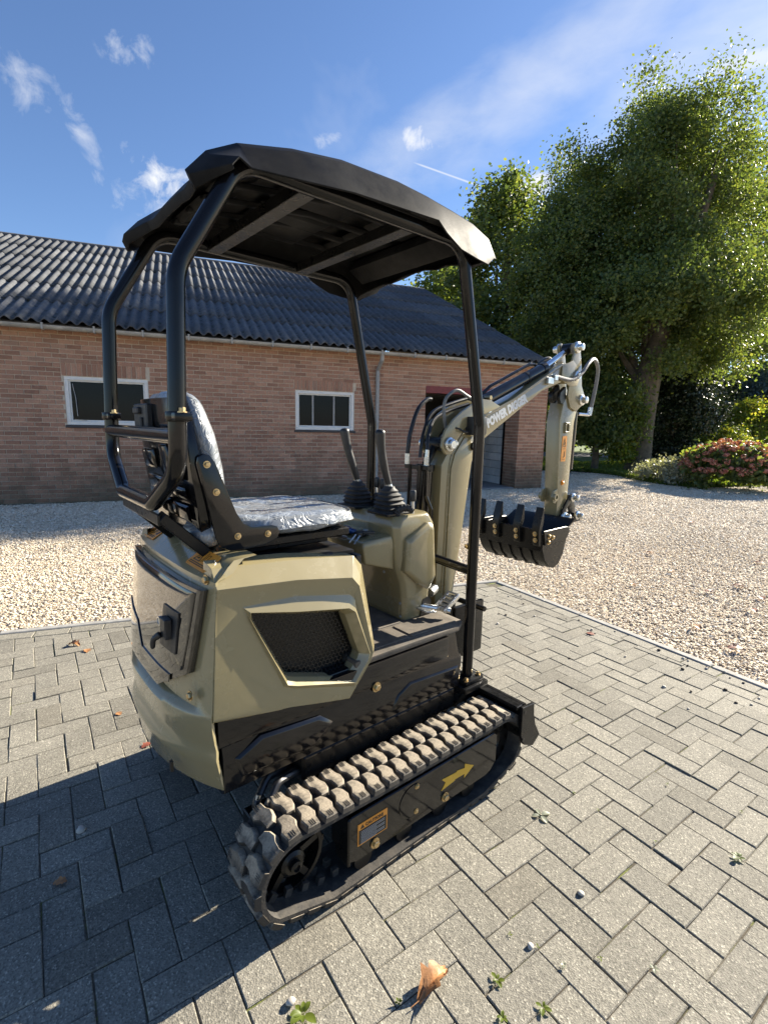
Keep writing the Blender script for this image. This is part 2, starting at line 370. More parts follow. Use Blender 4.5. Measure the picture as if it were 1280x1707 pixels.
petal = m_leaf('pink_hydrangea_petal', [(0, (0.30, 0.10, 0.085)), (0.6, (0.44, 0.19, 0.15)), (1, (0.50, 0.32, 0.22))], 0.3)
grassm = m_leaf('grass_blade', [(0, (0.06, 0.11, 0.02)), (0.7, (0.11, 0.17, 0.03)), (1, (0.22, 0.22, 0.07))], 0.45)
barkm = simple('tree_bark', (0.115, 0.095, 0.068), 0.9, 0, 0.45, 7, 0.8, 26)
soilm = simple('dark_soil', (0.040, 0.030, 0.020), 0.95, 0, 0.4, 12, 0.6, 40)
lawnm = simple('lawn_ground', (0.085, 0.125, 0.03), 0.95, 0, 0.35, 3, 0.5, 60)
roadm = simple('far_asphalt', (0.13, 0.13, 0.13), 0.9, 0, 0.15, 6)
renderm = simple('far_house_wall', (0.40, 0.36, 0.31), 0.85, 0, 0.1, 3)
tilem = simple('far_house_roof', (0.10, 0.055, 0.04), 0.8, 0, 0.2, 5)

# ------------------------------------------------------------------ mesh helpers
class MB:
    def __init__(s): s.v = []; s.f = []
    def add(s, vs, fs):
        o = len(s.v); s.v += [tuple(p) for p in vs]; s.f += [tuple(i+o for i in q) for q in fs]; return s
    def box(s, c, d, rot=None):
        x, y, z = d[0]/2, d[1]/2, d[2]/2
        vs = [Vector((sx*x, sy*y, sz*z)) for sz in (-1, 1) for sy in (-1, 1) for sx in (-1, 1)]
        if rot is not None: vs = [rot @ v for v in vs]
        vs = [v + Vector(c) for v in vs]
        return s.add(vs, [(0,2,3,1),(4,5,7,6),(0,1,5,4),(2,6,7,3),(0,4,6,2),(1,3,7,5)])
    def beam(s, a, b, w, h, up=(0,0,1)):
        a, b = Vector(a), Vector(b); d = b-a; L = d.length; x = d.normalized()
        y = Vector(up).cross(x).normalized(); z = x.cross(y)
        rot = Matrix((x, y, z)).transposed()
        return s.box((a+b)/2, (L, w, h), rot)
    def prism(s, poly, a0, a1, axis='y'):
        n = len(poly)
        def P(p, a):
            return {'y': (p[0], a, p[1]), 'x': (a, p[0], p[1]), 'z': (p[0], p[1], a)}[axis]
        vs = [P(p, a0) for p in poly] + [P(p, a1) for p in poly]
        fs = [tuple(range(n))[::-1], tuple(range(n, 2*n))] + [(i, (i+1) % n, n+(i+1) % n, n+i) for i in range(n)]
        return s.add(vs, fs)
    def loft(s, loops, closed=True, cap=(True, True)):
        n = len(loops[0]); vs = [p for l in loops for p in l]; fs = []
        for k in range(len(loops)-1):
            for i in range(n if closed else n-1):
                j = (i+1) % n; fs.append((k*n+i, k*n+j, (k+1)*n+j, (k+1)*n+i))
        if closed and cap[0]: fs.append(tuple(range(n))[::-1])
        if closed and cap[1]: fs.append(tuple((len(loops)-1)*n+i for i in range(n)))
        return s.add(vs, fs)
    def tube(s, path, r, seg=12, cap=True):
        path = [Vector(p) for p in path]; n = len(path)
        rs = r if isinstance(r, (list, tuple)) else [r]*n
        tang = []
        for i in range(n):
            a = path[max(0, i-1)]; b = path[min(n-1, i+1)]; tang.append((b-a).normalized())
        ref = Vector((0, 0, 1)) if abs(tang[0].z) < 0.9 else Vector((1, 0, 0))
        u = tang[0].cross(ref).normalized(); loops = []
        for i in range(n):
            u = (u - u.dot(tang[i])*tang[i]).normalized(); v = tang[i].cross(u)
            loops.append([path[i] + rs[i]*(math.cos(2*math.pi*k/seg)*u + math.sin(2*math.pi*k/seg)*v) for k in range(seg)])
        return s.loft(loops, True, (cap, cap))
    def lathe(s, prof, c, ax, seg=20):
        """prof: list of (radius, along-axis)"""
        ax = Vector(ax).normalized(); ref = Vector((0, 0, 1)) if abs(ax.z) < 0.9 else Vector((1, 0, 0))
        u = ax.cross(ref).normalized(); v = ax.cross(u); c = Vector(c)
        loops = [[c + ax*h + r*(math.cos(2*math.pi*k/seg)*u + math.sin(2*math.pi*k/seg)*v) for k in range(seg)] for r, h in prof]
        return s.loft(loops)
    def bolt(s, c, ax, r=0.010, h=0.008):
        ax = Vector(ax).normalized()
        s.lathe([(r*1.45, 0), (r*1.45, h*0.25)], c, ax, 14)
        s.lathe([(r, h*0.25), (r, h*0.9), (r*0.8, h*1.05)], c, ax, 6)
        return s
def fillet(pts, rad, n=6):
    pts = [Vector(p) for p in pts]; out = [pts[0]]
    rads = rad if isinstance(rad, (list, tuple)) else [rad]*len(pts)
    for i in range(1, len(pts)-1):
        a, p, b = pts[i-1], pts[i], pts[i+1]
        da, db = (a-p).normalized(), (b-p).normalized(); ang = da.angle(db)
        if ang > math.pi-0.02: out.append(p); continue
        t = min(rads[i]/math.tan(ang/2), 0.48*(a-p).length, 0.48*(b-p).length)
        A, B = p+da*t, p+db*t
        for k in range(n+1):
            q = k/n; out.append((1-q)**2*A + 2*q*(1-q)*p + q*q*B)
    out.append(pts[-1]); return out
def smoothpath(pts, n=6):
    pts = [Vector(p) for p in pts]; P = [pts[0]]+pts+[pts[-1]]; out = []
    for i in range(1, len(P)-2):
        for k in range(n):
            t = k/n; a, b, c, d = P[i-1], P[i], P[i+1], P[i+2]
            out.append(0.5*((2*b)+(-a+c)*t+(2*a-5*b+4*c-d)*t*t+(-a+3*b-3*c+d)*t**3))
    out.append(P[-2]); return out
UP = Matrix.Translation((0.0714, 0, -0.0899)) @ Matrix.Scale(1.0614, 4)      # scale of the upper works as surveyed
def mesh_of(name, mb, bevel=0, seg=2, up=False, angle=32, recalc=True):
    me = bpy.data.meshes.new(name); me.from_pydata(mb.v, [], mb.f)
    bm = bmesh.new(); bm.from_mesh(me)
    if up: bm.transform(UP)
    if recalc: bmesh.ops.recalc_face_normals(bm, faces=bm.faces)
    if bevel:
        es = [e for e in bm.edges if len(e.link_faces) == 2 and e.calc_face_angle(0) > 0.5]
        if es: bmesh.ops.bevel(bm, geom=es, offset=bevel, segments=seg, profile=0.6, affect='EDGES', clamp_overlap=True)
    bm.to_mesh(me); bm.free()
    if angle is not None:
        me.polygons.foreach_set('use_smooth', [True]*len(me.polygons))
        try: me.set_sharp_from_angle(angle=R_(angle))
        except Exception: pass
    me.update(); return me
def link(name, me, mat=None, parent=None):
    o = bpy.data.objects.new(name, me)
    if mat is not None and len(me.materials) == 0: me.materials.append(mat)
    COL.objects.link(o)
    if parent: o.parent = parent
    return o
def obj(name, mb, mat, parent=None, bevel=0, seg=2, up=False, angle=32, recalc=True):
    return link(name, mesh_of(name, mb, bevel, seg, up, angle, recalc), mat, parent)
def tag(o, label=None, cat=None, group=None, kind=None):
    if label: o['label'] = label
    if cat: o['category'] = cat
    if group: o['group'] = group
    if kind: o['kind'] = kind
    return o
def thing(name, label, cat, loc=(0,0,0), rz=0, group=None):
    o = bpy.data.objects.new(name, None); COL.objects.link(o); o.location = loc; o.rotation_euler = (0, 0, rz)
    o.empty_display_size = 0.1
    return tag(o, label, cat, group)
def again(name, src, parent, loc=None, rot=None):
    o = bpy.data.objects.new(name, src.data); COL.objects.link(o); o.parent = parent
    if loc is not None: o.location = loc
    if rot is not None: o.rotation_euler = rot
    return o
def text_mesh(s, size, bold=0.0, sx=1.0):
    cu = bpy.data.curves.new('lettering', 'FONT'); cu.body = s; cu.size = size; cu.offset = bold; cu.extrude = 0.0004
    cu.align_x = 'LEFT'; cu.resolution_u = 2
    o = bpy.data.objects.new('lettering', cu); COL.objects.link(o)
    dg = bpy.context.evaluated_depsgraph_get(); dg.update()
    me = bpy.data.meshes.new_from_object(o.evaluated_get(dg))
    bpy.data.objects.remove(o, do_unlink=True); bpy.data.curves.remove(cu)
    for v in me.vertices: v.co.x *= sx
    return me
def ray(px, py):
    return (RIGHT*((px-640)/FPX) + DOWN*((py-853.5)/FPX) + FWD).normalized()
def ground(px, py, z=0.0):
    d = ray(px, py); return CAM + d*((z-CAM.z)/d.z)
def topix(p):
    q = Vector(p)-CAM; w = q.dot(FWD)
    if w <= 0.05: return None
    return (640+FPX*q.dot(RIGHT)/w, 853.5+FPX*q.dot(DOWN)/w, w)

# =================================================================== GROUND
me = mesh_of('ground', MB().add([(-400,-400,-0.016),(400,-400,-0.016),(400,400,-0.016),(-400,400,-0.016)], [(0,1,2,3)]), angle=None)
tag(link('ground', me, gravb), kind='structure')

# paved yard: two kerb lines meeting at a corner
KC = Vector((-2.2, 2.65)); KL = Vector((0.2369, 0.9715)).normalized(); KR = Vector((0.9975, -0.0706)).normalized()
NL = Vector((KL.y, -KL.x)); NR = Vector((KR.y, -KR.x))        # inward normals
if NR.y > 0: NR = -NR
def inside(p, d=0.0):
    q = Vector((p[0], p[1])) - KC
    return q.dot(NL) > d and q.dot(NR) > d
def clip(poly, n, d):
    out = []
    for i in range(len(poly)):
        a, b = poly[i], poly[(i+1) % len(poly)]
        da, db = (a-KC).dot(n)-d, (b-KC).dot(n)-d
        if da >= 0: out.append(a)
        if da*db < 0: t = da/(da-db); out.append(a+(b-a)*t)
    return out
bed = clip(clip([Vector((-6,-9)), Vector((9,-9)), Vector((9,6)), Vector((-6,6))], NL, 0.0), NR, 0.0)
mb = MB(); mb.prism([(p.x, p.y) for p in bed], -0.08, -0.0055, 'z')
paving = tag(obj('paving', mb, bedm, angle=None), kind='structure')
PW = 0.105; GAP = 0.0027
def paver_mesh(name, poly, h=0.06, ch=0.0030):
    """a stone with a chamfered top edge; poly is its plan, centred"""
    n = len(poly); c = sum(poly, Vector((0,0)))/n
    def off(d):
        res = []
        for i in range(n):
            a, p, b = poly[i-1], poly[i], poly[(i+1) % n]
            e1 = (p-a).normalized(); e2 = (b-p).normalized(); n1 = Vector((-e1.y, e1.x)); n2 = Vector((-e2.y, e2.x))
            k = n1+n2; k = k/max(0.4, k.dot(n1)); res.append(p+k*d)
        return res
    top = off(ch); mb = MB()
    mb.v = [(p.x, p.y, -h) for p in poly]+[(p.x, p.y, -ch) for p in poly]+[(p.x, p.y, 0) for p in top]
    for k in range(2):
        for i in range(n): mb.f.append((k*n+i, k*n+(i+1) % n, (k+1)*n+(i+1) % n, (k+1)*n+i))
    mb.f.append(tuple(range(2*n, 3*n)))
    return mb
pavers = []      # (centre, poly relative, whole, rot)
Lw, Sw = 2*PW-GAP, PW-GAP
for i in range(-80, 81):
    for j in range(-45, 46):
        u, v = i+2*j, -i+2*j
        for kind in (0, 1):
            if kind == 0: x0, x1, y0, y1 = u, u+2, v, v+1
            else: x0, x1, y0, y1 = u, u+1, v-2, v
            cx, cy = (x0+x1)/2*PW, (y0+y1)/2*PW
            if not (-4.2 < cx < 5.5 and -6.0 < cy < 3.2): continue
            hx, hy = (x1-x0)*PW/2-GAP/2, (y1-y0)*PW/2-GAP/2
            poly = [Vector((cx-hx, cy-hy)), Vector((cx+hx, cy-hy)), Vector((cx+hx, cy+hy)), Vector((cx-hx, cy+hy))]
            D = 0.172
            full = all((p-KC).dot(NL) > D and (p-KC).dot(NR) > D for p in poly)
            if not full:
                poly = clip(clip(poly, NL, D), NR, D)
                if len(poly) < 3: continue
                area = abs(sum(poly[k].x*poly[(k+1) % len(poly)].y-poly[(k+1) % len(poly)].x*poly[k].y for k in range(len(poly))))/2
                if area < 0.0015: continue
            c = sum(poly, Vector((0,0)))/len(poly)
            pavers.append((c, [p-c for p in poly], full, kind))
# a course of stones laid lengthwise along both kerbs
for base, d, nrm, n_ in ((KC, -KL, NL, 40), (KC, KR, NR, 36)):
    for k in range(n_):
        c = base + d*(0.175+0.105+k*0.212) + nrm*(0.062+0.054)
        if not (-4.6 < c.x < 5.5 and -6 < c.y < 3.2): continue
        t = d; hx, hy = 0.1035, 0.0505
        poly = [-t*hx-nrm*hy, t*hx-nrm*hy, t*hx+nrm*hy, -t*hx+nrm*hy]
        if (poly[1]-poly[0]).cross(poly[2]-poly[1]) < 0: poly.reverse()
        pavers.append((c, poly, False, 2))
def rank(p, pad=60):
    q = topix(p)
    if q is None or not (-pad < q[0] < 1280+pad and -pad < q[1] < 1707+pad): return 1e9
    return q[2]
pavers.sort(key=lambda t: rank((t[0].x, t[0].y, 0)))
pm = {}
rest = MB(); np_ = 0
for c, poly, full, kind in pavers:
    rz = rng.gauss(0, 0.007); dz = rng.gauss(0, 0.0014); tx, ty = rng.gauss(0, 0.006), rng.gauss(0, 0.006)
    jx, jy = rng.gauss(0, 0.0011), rng.gauss(0, 0.0011)
    near = np_ < 300
    if near:
        key = kind if full else None
        if key is not None and key in pm: me = pm[key]
        else:
            me = mesh_of('paver', paver_mesh('p', poly), angle=None)
            me.materials.append(paverm)
            if key is not None: pm[key] = me
        o = link('paver', me, None, paving); o.location = (c.x+jx, c.y+jy, dz); o.rotation_euler = (tx, ty, rz); np_ += 1
    else:
        t = paver_mesh('p', poly)
        M_ = Matrix.Translation((c.x+jx, c.y+jy, dz)) @ Matrix.Rotation(rz, 4, 'Z') @ Matrix.Rotation(tx, 4, 'X') @ Matrix.Rotation(ty, 4, 'Y')
        rest.add([M_ @ Vector(p) for p in t.v], t.f)
tag(obj('paver', rest, paverm, paving, angle=None, recalc=False), kind='stuff')
# concrete edging strips, one metre long each
for base, d, nrm, n_ in ((KC, -KL, NL, 8), (KC, KR, NR, 7)):
    for k in range(n_):
        a = base+d*(k*1.0+0.003+(0.06 if k == 0 and d == KR else 0)); b = base+d*(k*1.0+0.997)
        mb = MB(); poly = [a, b, b+nrm*0.058, a+nrm*0.058]
        mb.prism([(p.x, p.y) for p in poly], -0.1, 0.004+rng.gauss(0, 0.002), 'z')
        obj('edging_strip', mb, kerbm, paving, bevel=0.006, seg=1)

# =================================================================== BARN frame
BA = R_(76.74); B0 = Vector((-8.95, 0.9, 0)); BB = Vector((math.cos(BA), math.sin(BA), 0)); BN = Vector((math.sin(BA), -math.cos(BA), 0))
def bl(p):
    q = Vector(p)-B0; return (q.dot(BB), q.dot(BN))
# =================================================================== GRAVEL (stuff): instanced stones
def gn_stones(name, pts, scale, mat, flat=0.5):
    me = bpy.data.meshes.new(name); me.from_pydata([tuple(p) for p in pts], [], [])
    at = me.attributes.new('size', 'FLOAT', 'POINT'); at.data.foreach_set('value', np.asarray(scale, dtype=np.float32))
    o = link(name, me, None); me.materials.append(mat)
    ng = bpy.data.node_groups.new(name, 'GeometryNodeTree')
    ng.interface.new_socket('Geometry', in_out='INPUT', socket_type='NodeSocketGeometry')
    ng.interface.new_socket('Geometry', in_out='OUTPUT', socket_type='NodeSocketGeometry')
    N = ng.nodes; L = ng.links
    gi, go = N.new('NodeGroupInput'), N.new('NodeGroupOutput')
    ico = N.new('GeometryNodeMeshIcoSphere'); ico.inputs['Radius'].default_value = 1.0; ico.inputs['Subdivisions'].default_value = 2
    sp = N.new('GeometryNodeSetPosition'); nz = N.new('ShaderNodeTexNoise'); nz.inputs['Scale'].default_value = 0.9; nz.inputs['Detail'].default_value = 1
    sub = N.new('ShaderNodeVectorMath'); sub.operation = 'SUBTRACT'; sub.inputs[1].default_value = (0.5, 0.5, 0.5)
    scv = N.new('ShaderNodeVectorMath'); scv.operation = 'SCALE'; scv.inputs['Scale'].default_value = 1.5
    L.new(nz.outputs['Color'], sub.inputs[0]); L.new(sub.outputs[0], scv.inputs[0]); L.new(scv.outputs[0], sp.inputs['Offset'])
    L.new(ico.outputs['Mesh'], sp.inputs['Geometry'])
    sm = N.new('GeometryNodeSetMaterial'); sm.inputs['Material'].default_value = mat; L.new(sp.outputs[0], sm.inputs[0])
    ip = N.new('GeometryNodeInstanceOnPoints'); L.new(gi.outputs[0], ip.inputs['Points']); L.new(sm.outputs[0], ip.inputs['Instance'])
    rv = N.new('FunctionNodeRandomValue'); rv.data_type = 'FLOAT_VECTOR'; rv.inputs[0].default_value = (-0.5, -0.5, 0); rv.inputs[1].default_value = (0.5, 0.5, 6.28)
    L.new(rv.outputs[0], ip.inputs['Rotation'])
    rs = N.new('FunctionNodeRandomValue'); rs.data_type = 'FLOAT_VECTOR'; rs.inputs[0].default_value = (0.7, 0.6, flat*0.7); rs.inputs[1].default_value = (1.35, 1.0, flat*1.2); rs.inputs['Seed'].default_value = 3
    na = N.new('GeometryNodeInputNamedAttribute'); na.data_type = 'FLOAT'; na.inputs['Name'].default_value = 'size'
    ml = N.new('ShaderNodeVectorMath'); ml.operation = 'SCALE'; L.new(rs.outputs[0], ml.inputs[0]); L.new(na.outputs[0], ml.inputs['Scale'])
    L.new(ml.outputs[0], ip.inputs['Scale']); L.new(ip.outputs[0], go.inputs[0])
    md = o.modifiers.new('stones', 'NODES'); md.node_group = ng
    return o
gp, gs = [], []
NT_ = 900000
cand = np.column_stack([nrng.uniform(-10.5, 4.5, NT_), nrng.uniform(-6, 17.5, NT_)])
camh = np.array([CAM.x, CAM.y])
dist = np.hypot(cand[:,0]-camh[0], cand[:,1]-camh[1])
q = np.column_stack([cand, np.full(NT_, 0.0)]) - np.array(CAM)
wz = q @ np.array(FWD); px = 640+FPX*(q @ np.array(RIGHT))/np.maximum(wz, 0.1); py = 853.5+FPX*(q @ np.array(DOWN))/np.maximum(wz, 0.1)
ok = (wz > 0.3) & (px > -90) & (px < 1370) & (py < 1800)
kq = cand - np.array(KC); ins = (kq @ np.array(NL) > -0.004) & (kq @ np.array(NR) > -0.004)
bq = cand - np.array(B0[:2]); bo = bq @ np.array(BN[:2]); bs = bq @ np.array(BB[:2])
ok &= ~ins & ~((bo < 0.02) & (bs < 8.85)) & (cand[:,1] - 0.35*(cand[:,0]+8) < 15.0)
dens = np.clip(1.35*(7.0/np.maximum(dist, 4.0))**1.1, 0, 1)
ok &= nrng.uniform(0, 1, NT_) < dens
cand = cand[ok]; dist = dist[ok]
size = nrng.lognormal(math.log(0.0088), 0.24, len(cand))*np.clip(dist/7.0, 0.95, 1.9)
und = np.array([0.010*mnoise.noise(Vector((x*0.9, y*0.9, 0))) for x, y in cand])
zz = nrng.uniform(-0.014, -0.004, len(cand)) + und
gravel = gn_stones('gravel', np.column_stack([cand, zz]), size, pebblem)
tag(gravel, kind='stuff')
gb = clip([Vector((-30,-30)), Vector((30,-30)), Vector((30,40)), Vector((-30,40))], -NL, 0.0)
print('gravel stones', len(cand))

# =================================================================== BARN
barn = thing('brick_barn', 'long pink-red brick barn with a dark corrugated roof and two small white windows', 'barn', B0, BA)
CO = 0.0763; WT = 2.92
SL, SR = -7.0, 8.72
WINS = [(-1.355, -0.055, 1.345, 2.165), (2.586, 3.815, 1.330, 2.110)]
DO = (5.45, 7.93, 0.0, 2.325)          # porch opening up to the top of its lintel
# mortar core of the front wall, built round the openings
mb = MB()
def wallbox(s0, s1, z0, z1, y0=0.009, y1=0.24): mb.box(((s0+s1)/2, (y0+y1)/2, (z0+z1)/2), (s1-s0, y1-y0, z1-z0))
xs = [SL, WINS[0][0], WINS[0][1], WINS[1][0], WINS[1][1], DO[0]]
wallbox(SL, WINS[0][0], 0, WT); wallbox(WINS[0][1], WINS[1][0], 0, WT); wallbox(WINS[1][1], DO[0], 0, WT)
for a in WINS: wallbox(a[0], a[1], 0, a[2]-0.05); wallbox(a[0], a[1], a[3], WT)
wallbox(DO[0], DO[1], DO[3], WT); wallbox(DO[1]+0.009, SR-0.009, 0, WT, 0.009, 0.55)
wall = obj('wall', mb, mortarm, barn, angle=None)
mb = MB(); mb.box(((SL+SR)/2, 6.4, 1.45), (SR-SL-0.1, 0.2, 2.9)); mb.box((SR-0.12, 3.4, 1.45), (0.2, 5.7, 2.9)); mb.box((SL+0.12, 3.3, 1.45), (0.2, 6.0, 2.9))
gp_ = [(0.1, 2.9), (12.6, 2.9), (6.4, 5.9)]
mb.prism(gp_, SR-0.2, SR-0.02-0.3, 'x'); mb.prism(gp_, SL+0.02, SL+0.2, 'x')
obj('rear_wall', mb, mortarm, barn, angle=None)
# single bricks
bricks = []      # (s centre, z centre, length, height, face: 'front'/'reveal', y)
def addcourse(zc, s0, s1, ph, holes):
    s = s0 - (0.0 if ph == 0 else 0.11)
    while s < s1:
        a, b = max(s, s0), min(s+0.2095, s1)
        segs = [(a, b)]
        for h0, h1 in holes:
            ns = []
            for a_, b_ in segs:
                if b_ <= h0 or a_ >= h1: ns.append((a_, b_))
                else:
                    if a_ < h0-0.02: ns.append((a_, h0-0.004))
                    if b_ > h1+0.02: ns.append((h1+0.004, b_))
            segs = ns
        for a_, b_ in segs:
            if b_-a_ > 0.025: bricks.append(((a_+b_)/2, zc, b_-a_, 0.0655, 'front'))
        s += 0.2205
for k in range(38):
    zc = 0.012+CO*k+0.033
    holes = []
    for a in WINS:
        if a[2]-0.055 < zc < a[3]: holes.append((a[0], a[1]))
        elif a[3] <= zc < a[3]+0.214: holes.append((a[0]-0.03, a[1]+0.03))
    if zc < DO[3]: holes.append((DO[0], DO[1]))
    if DO[3] <= zc < DO[3]+0.0: holes.append((DO[0], DO[1]))
    addcourse(zc, SL, SR, k % 2, holes)
for a in WINS:
    s = a[0]-0.02
    while s+0.066 < a[1]+0.03:
        bricks.append((s+0.033, a[3]+0.107, 0.0655, 0.205, 'front')); s += CO
for k in range(31):                                       # the pier's return into the porch
    zc = 0.012+CO*k+0.033
    for q_ in ([(0.0, 0.10), (0.11, 0.32), (0.33, 0.54)] if k % 2 else [(0.0, 0.21), (0.22, 0.43), (0.44, 0.54)]):
        bricks.append(((q_[0]+q_[1])/2, zc, q_[1]-q_[0], 0.0655, 'reveal'))
def bw(b):
    if b[4] == 'front': return B0+BB*b[0]+Vector((0,0,b[1]))
    return B0+BB*DO[1]-BN*b[0]+Vector((0,0,b[1]))
bricks.sort(key=lambda b: rank(bw(b), 0))
unit = mesh_of('brick', MB().box((0, 0.03, 0), (1, 0.06, 1)), angle=None); unit.materials.append(brickm)
rest = MB()
for i, b in enumerate(bricks):
    dy = rng.uniform(-0.0025, 0.0025); L_, H_ = b[2]-rng.uniform(0, 0.003), b[3]-rng.uniform(0, 0.003)
    if b[4] == 'front': loc = Vector((b[0], dy, b[1])); rz = rng.gauss(0, 0.004)
    else: loc = Vector((DO[1]+abs(dy), b[0], b[1])); rz = R_(-90)
    ry = rng.gauss(0, 0.004)
    if i < 300:
        o = link('brick', unit, None, barn); o.location = loc; o.rotation_euler = (0, ry, rz); o.scale = (L_, 1, H_)
    else:
        M_ = Matrix.Translation(loc) @ Matrix.Rotation(rz, 4, 'Z') @ Matrix.Rotation(ry, 4, 'Y') @ Matrix.Diagonal((L_, 1, H_, 1))
        t = MB().box((0, 0.03, 0), (1, 0.06, 1)); rest.add([M_ @ Vector(p) for p in t.v], t.f)
tag(obj('brick', rest, brickm, barn, angle=None), kind='stuff')
# windows
for wi, a in enumerate(WINS):
    s0, s1, z0, z1 = a; fw = 0.062
    mb = MB(); y = 0.055
    mb.box(((s0+s1)/2, y, z1-fw/2), (s1-s0, 0.07, fw)); mb.box(((s0+s1)/2, y, z0+fw/2), (s1-s0, 0.07, fw))
    mb.box((s0+fw/2, y, (z0+z1)/2), (fw, 0.07, z1-z0-2*fw)); mb.box((s1-fw/2, y, (z0+z1)/2), (fw, 0.07, z1-z0-2*fw))
    w = obj('window', mb, framew, barn, bevel=0.004, seg=1)
    if wi == 0: w['label'] = 'white framed window nearest the left edge of the picture'
    mb = MB(); i0, i1, j0, j1 = s0+fw, s1-fw, z0+fw, z1-fw; g = 0.026
    mb.box(((i0+i1)/2, 0.075, j1-g/2), (i1-i0, 0.04, g)); mb.box(((i0+i1)/2, 0.075, j0+g/2), (i1-i0, 0.04, g))
    mb.box((i0+g/2, 0.075, (j0+j1)/2), (g, 0.04, j1-j0-2*g)); mb.box((i1-g/2, 0.075, (j0+j1)/2), (g, 0.04, j1-j0-2*g))
    obj('sash', mb, framew, w, bevel=0.003, seg=1)
    mb = MB(); mb.box(((s0+s1)/2, 0.10, (z0+z1)/2), (i1-i0, 0.006, j1-j0)); obj('pane', mb, glass, w, angle=None)
    if wi == 1:
        for f_ in (0.28, 0.68):
            mb = MB(); mb.box((i0+(i1-i0)*f_, 0.088, (j0+j1)/2), (0.034, 0.014, j1-j0-0.05)); obj('mullion', mb, galv, w, angle=None)
    else:
        mb = MB(); mb.tube([(i0+0.05, 0.08, j1-0.06), (i0+0.09, 0.06, j1-0.30), (i0+0.10, 0.06, j0+0.09)], 0.007, 6); obj('casement_stay', mb, galv, w)
        mb = MB(); mb.beam((i0+0.05, 0.05, j0+0.03), (i0+0.24, 0.03, j0+0.022), 0.012, 0.012); obj('latch', mb, galv, w)
    mb = MB(); mb.box(((s0+s1)/2, 0.03, z0-0.026), (s1-s0+0.04, 0.11, 0.046)); obj('sill', mb, sillm, w, bevel=0.006, seg=1)
# porch
mb = MB(); mb.box(((DO[0]+DO[1])/2, 0.10, 2.25), (DO[1]-DO[0], 0.215, 0.15)); obj('lintel', mb, redl, barn, bevel=0.004, seg=1)
mb = MB(); mb.box(((DO[0]+DO[1])/2, 1.8, 0.015), (DO[1]-DO[0]+0.4, 3.55, 0.03)); obj('porch_floor', mb, concm, barn, angle=None)
mb = MB()
mb.box((DO[0]-0.08, 2.0, 1.2), (0.14, 3.5, 2.4)); mb.box((DO[1]+0.16, 2.2, 1.2), (0.1, 3.2, 2.4))
mb.box(((DO[0]+DO[1])/2, 1.9, 2.36), (DO[1]-DO[0]+0.3, 3.3, 0.05))
bx0, bx1, hz0, hz1 = DO[0]+0.45, DO[0]+0.95, 1.25, 1.95     # hole in the rear wall of the porch
yb = 3.55
mb.box(((DO[0]-0.15+bx0)/2, yb, 1.2), (bx0-DO[0]+0.15, 0.1, 2.4)); mb.box(((bx1+DO[1]+0.1)/2, yb, 1.2), (DO[1]+0.1-bx1, 0.1, 2.4))
mb.box(((bx0+bx1)/2, yb, hz0/2), (bx1-bx0, 0.1, hz0)); mb.box(((bx0+bx1)/2, yb, (hz1+2.4)/2), (bx1-bx0, 0.1, 2.4-hz1))
obj('porch_wall', mb, darkin, barn, angle=None)
for k in range(4):
    mb = MB(); mb.box(((DO[0]+DO[1])/2, 0.5+0.75*k, 2.26), (DO[1]-DO[0]-0.02, 0.09, 0.14)); obj('ceiling_beam', mb, darkin, barn, angle=None)
ub = mesh_of('wall_block', MB().box((0, 0, 0), (0.05, 0.29, 0.188)), bevel=0.004, seg=1, angle=None); ub.materials.append(blockm)
for r_ in range(11):
    for c_ in range(10):
        yy = 0.72+0.30*c_+(0.15 if r_ % 2 else 0)
        if yy > 3.35: continue
        o = link('wall_block', ub, None, barn); o.location = (DO[1]+0.085+rng.uniform(-.002,.002), yy, 0.125+0.198*r_)
mb = MB(); mb.box((DO[1]+0.02, 0.60, 1.1), (0.05, 0.05, 2.15)); obj('door_post', mb, blackd, barn, angle=None)
# roof
Y0, Z0, Y1, Z1 = -0.27, 2.985, 6.5, 6.09
slope = math.atan2(Z1-Z0, Y1-Y0); SLn = math.hypot(Y1-Y0, Z1-Z0)
ROWS = 6; ROWL = SLn/ROWS; WV = 0.177; SW = WV*5
def sheet_mesh():
    n = 5*10; vs, fs, ch = [], [], []
    L_ = ROWL+0.14
    for j, yy in enumerate((0.0, L_*0.5, L_)):
        for i in range(n+1):
            s = i/10*WV; w_ = math.cos(2*math.pi*s/WV)
            vs.append((s, yy, 0.029*w_ + 0.020*(1-yy/L_))); ch.append(max(0.0, -w_)*0.95+0.12)
    for j in range(2):
        for i in range(n): a = j*(n+1)+i; fs.append((a, a+1, a+n+2, a+n+1))
    o_ = len(vs)
    for i in range(n+1): p = vs[i]; vs.append((p[0], p[1]+0.001, p[2]-0.014)); ch.append(ch[i])
    for i in range(n): fs.append((i+1, i, o_+i, o_+i+1))
    me = bpy.data.meshes.new('roof_sheet'); me.from_pydata(vs, [], fs)
    me.polygons.foreach_set('use_smooth', [True]*len(me.polygons))
    at = me.attributes.new('channel', 'FLOAT', 'POINT'); at.data.foreach_set('value', ch)
    me.materials.append(roofm); me.update(); return me
roof = bpy.data.objects.new('roof', mesh_of('roof', MB().add(
    [(SL-0.2, Y0+0.1, Z0-0.02), (8.40, Y0+0.1, Z0-0.02), (8.40, Y1, Z1-0.07), (SL-0.2, Y1, Z1-0.07), (8.40, 2*Y1-Y0, Z0-0.02), (SL-0.2, 2*Y1-Y0, Z0-0.02)], [(0,1,2,3), (3,2,4,5)]), angle=None))
roof.data.materials.append(roofm); COL.objects.link(roof); roof.parent = barn
sm_ = sheet_mesh()
ncol = int((8.42-(SL-0.2))/SW)
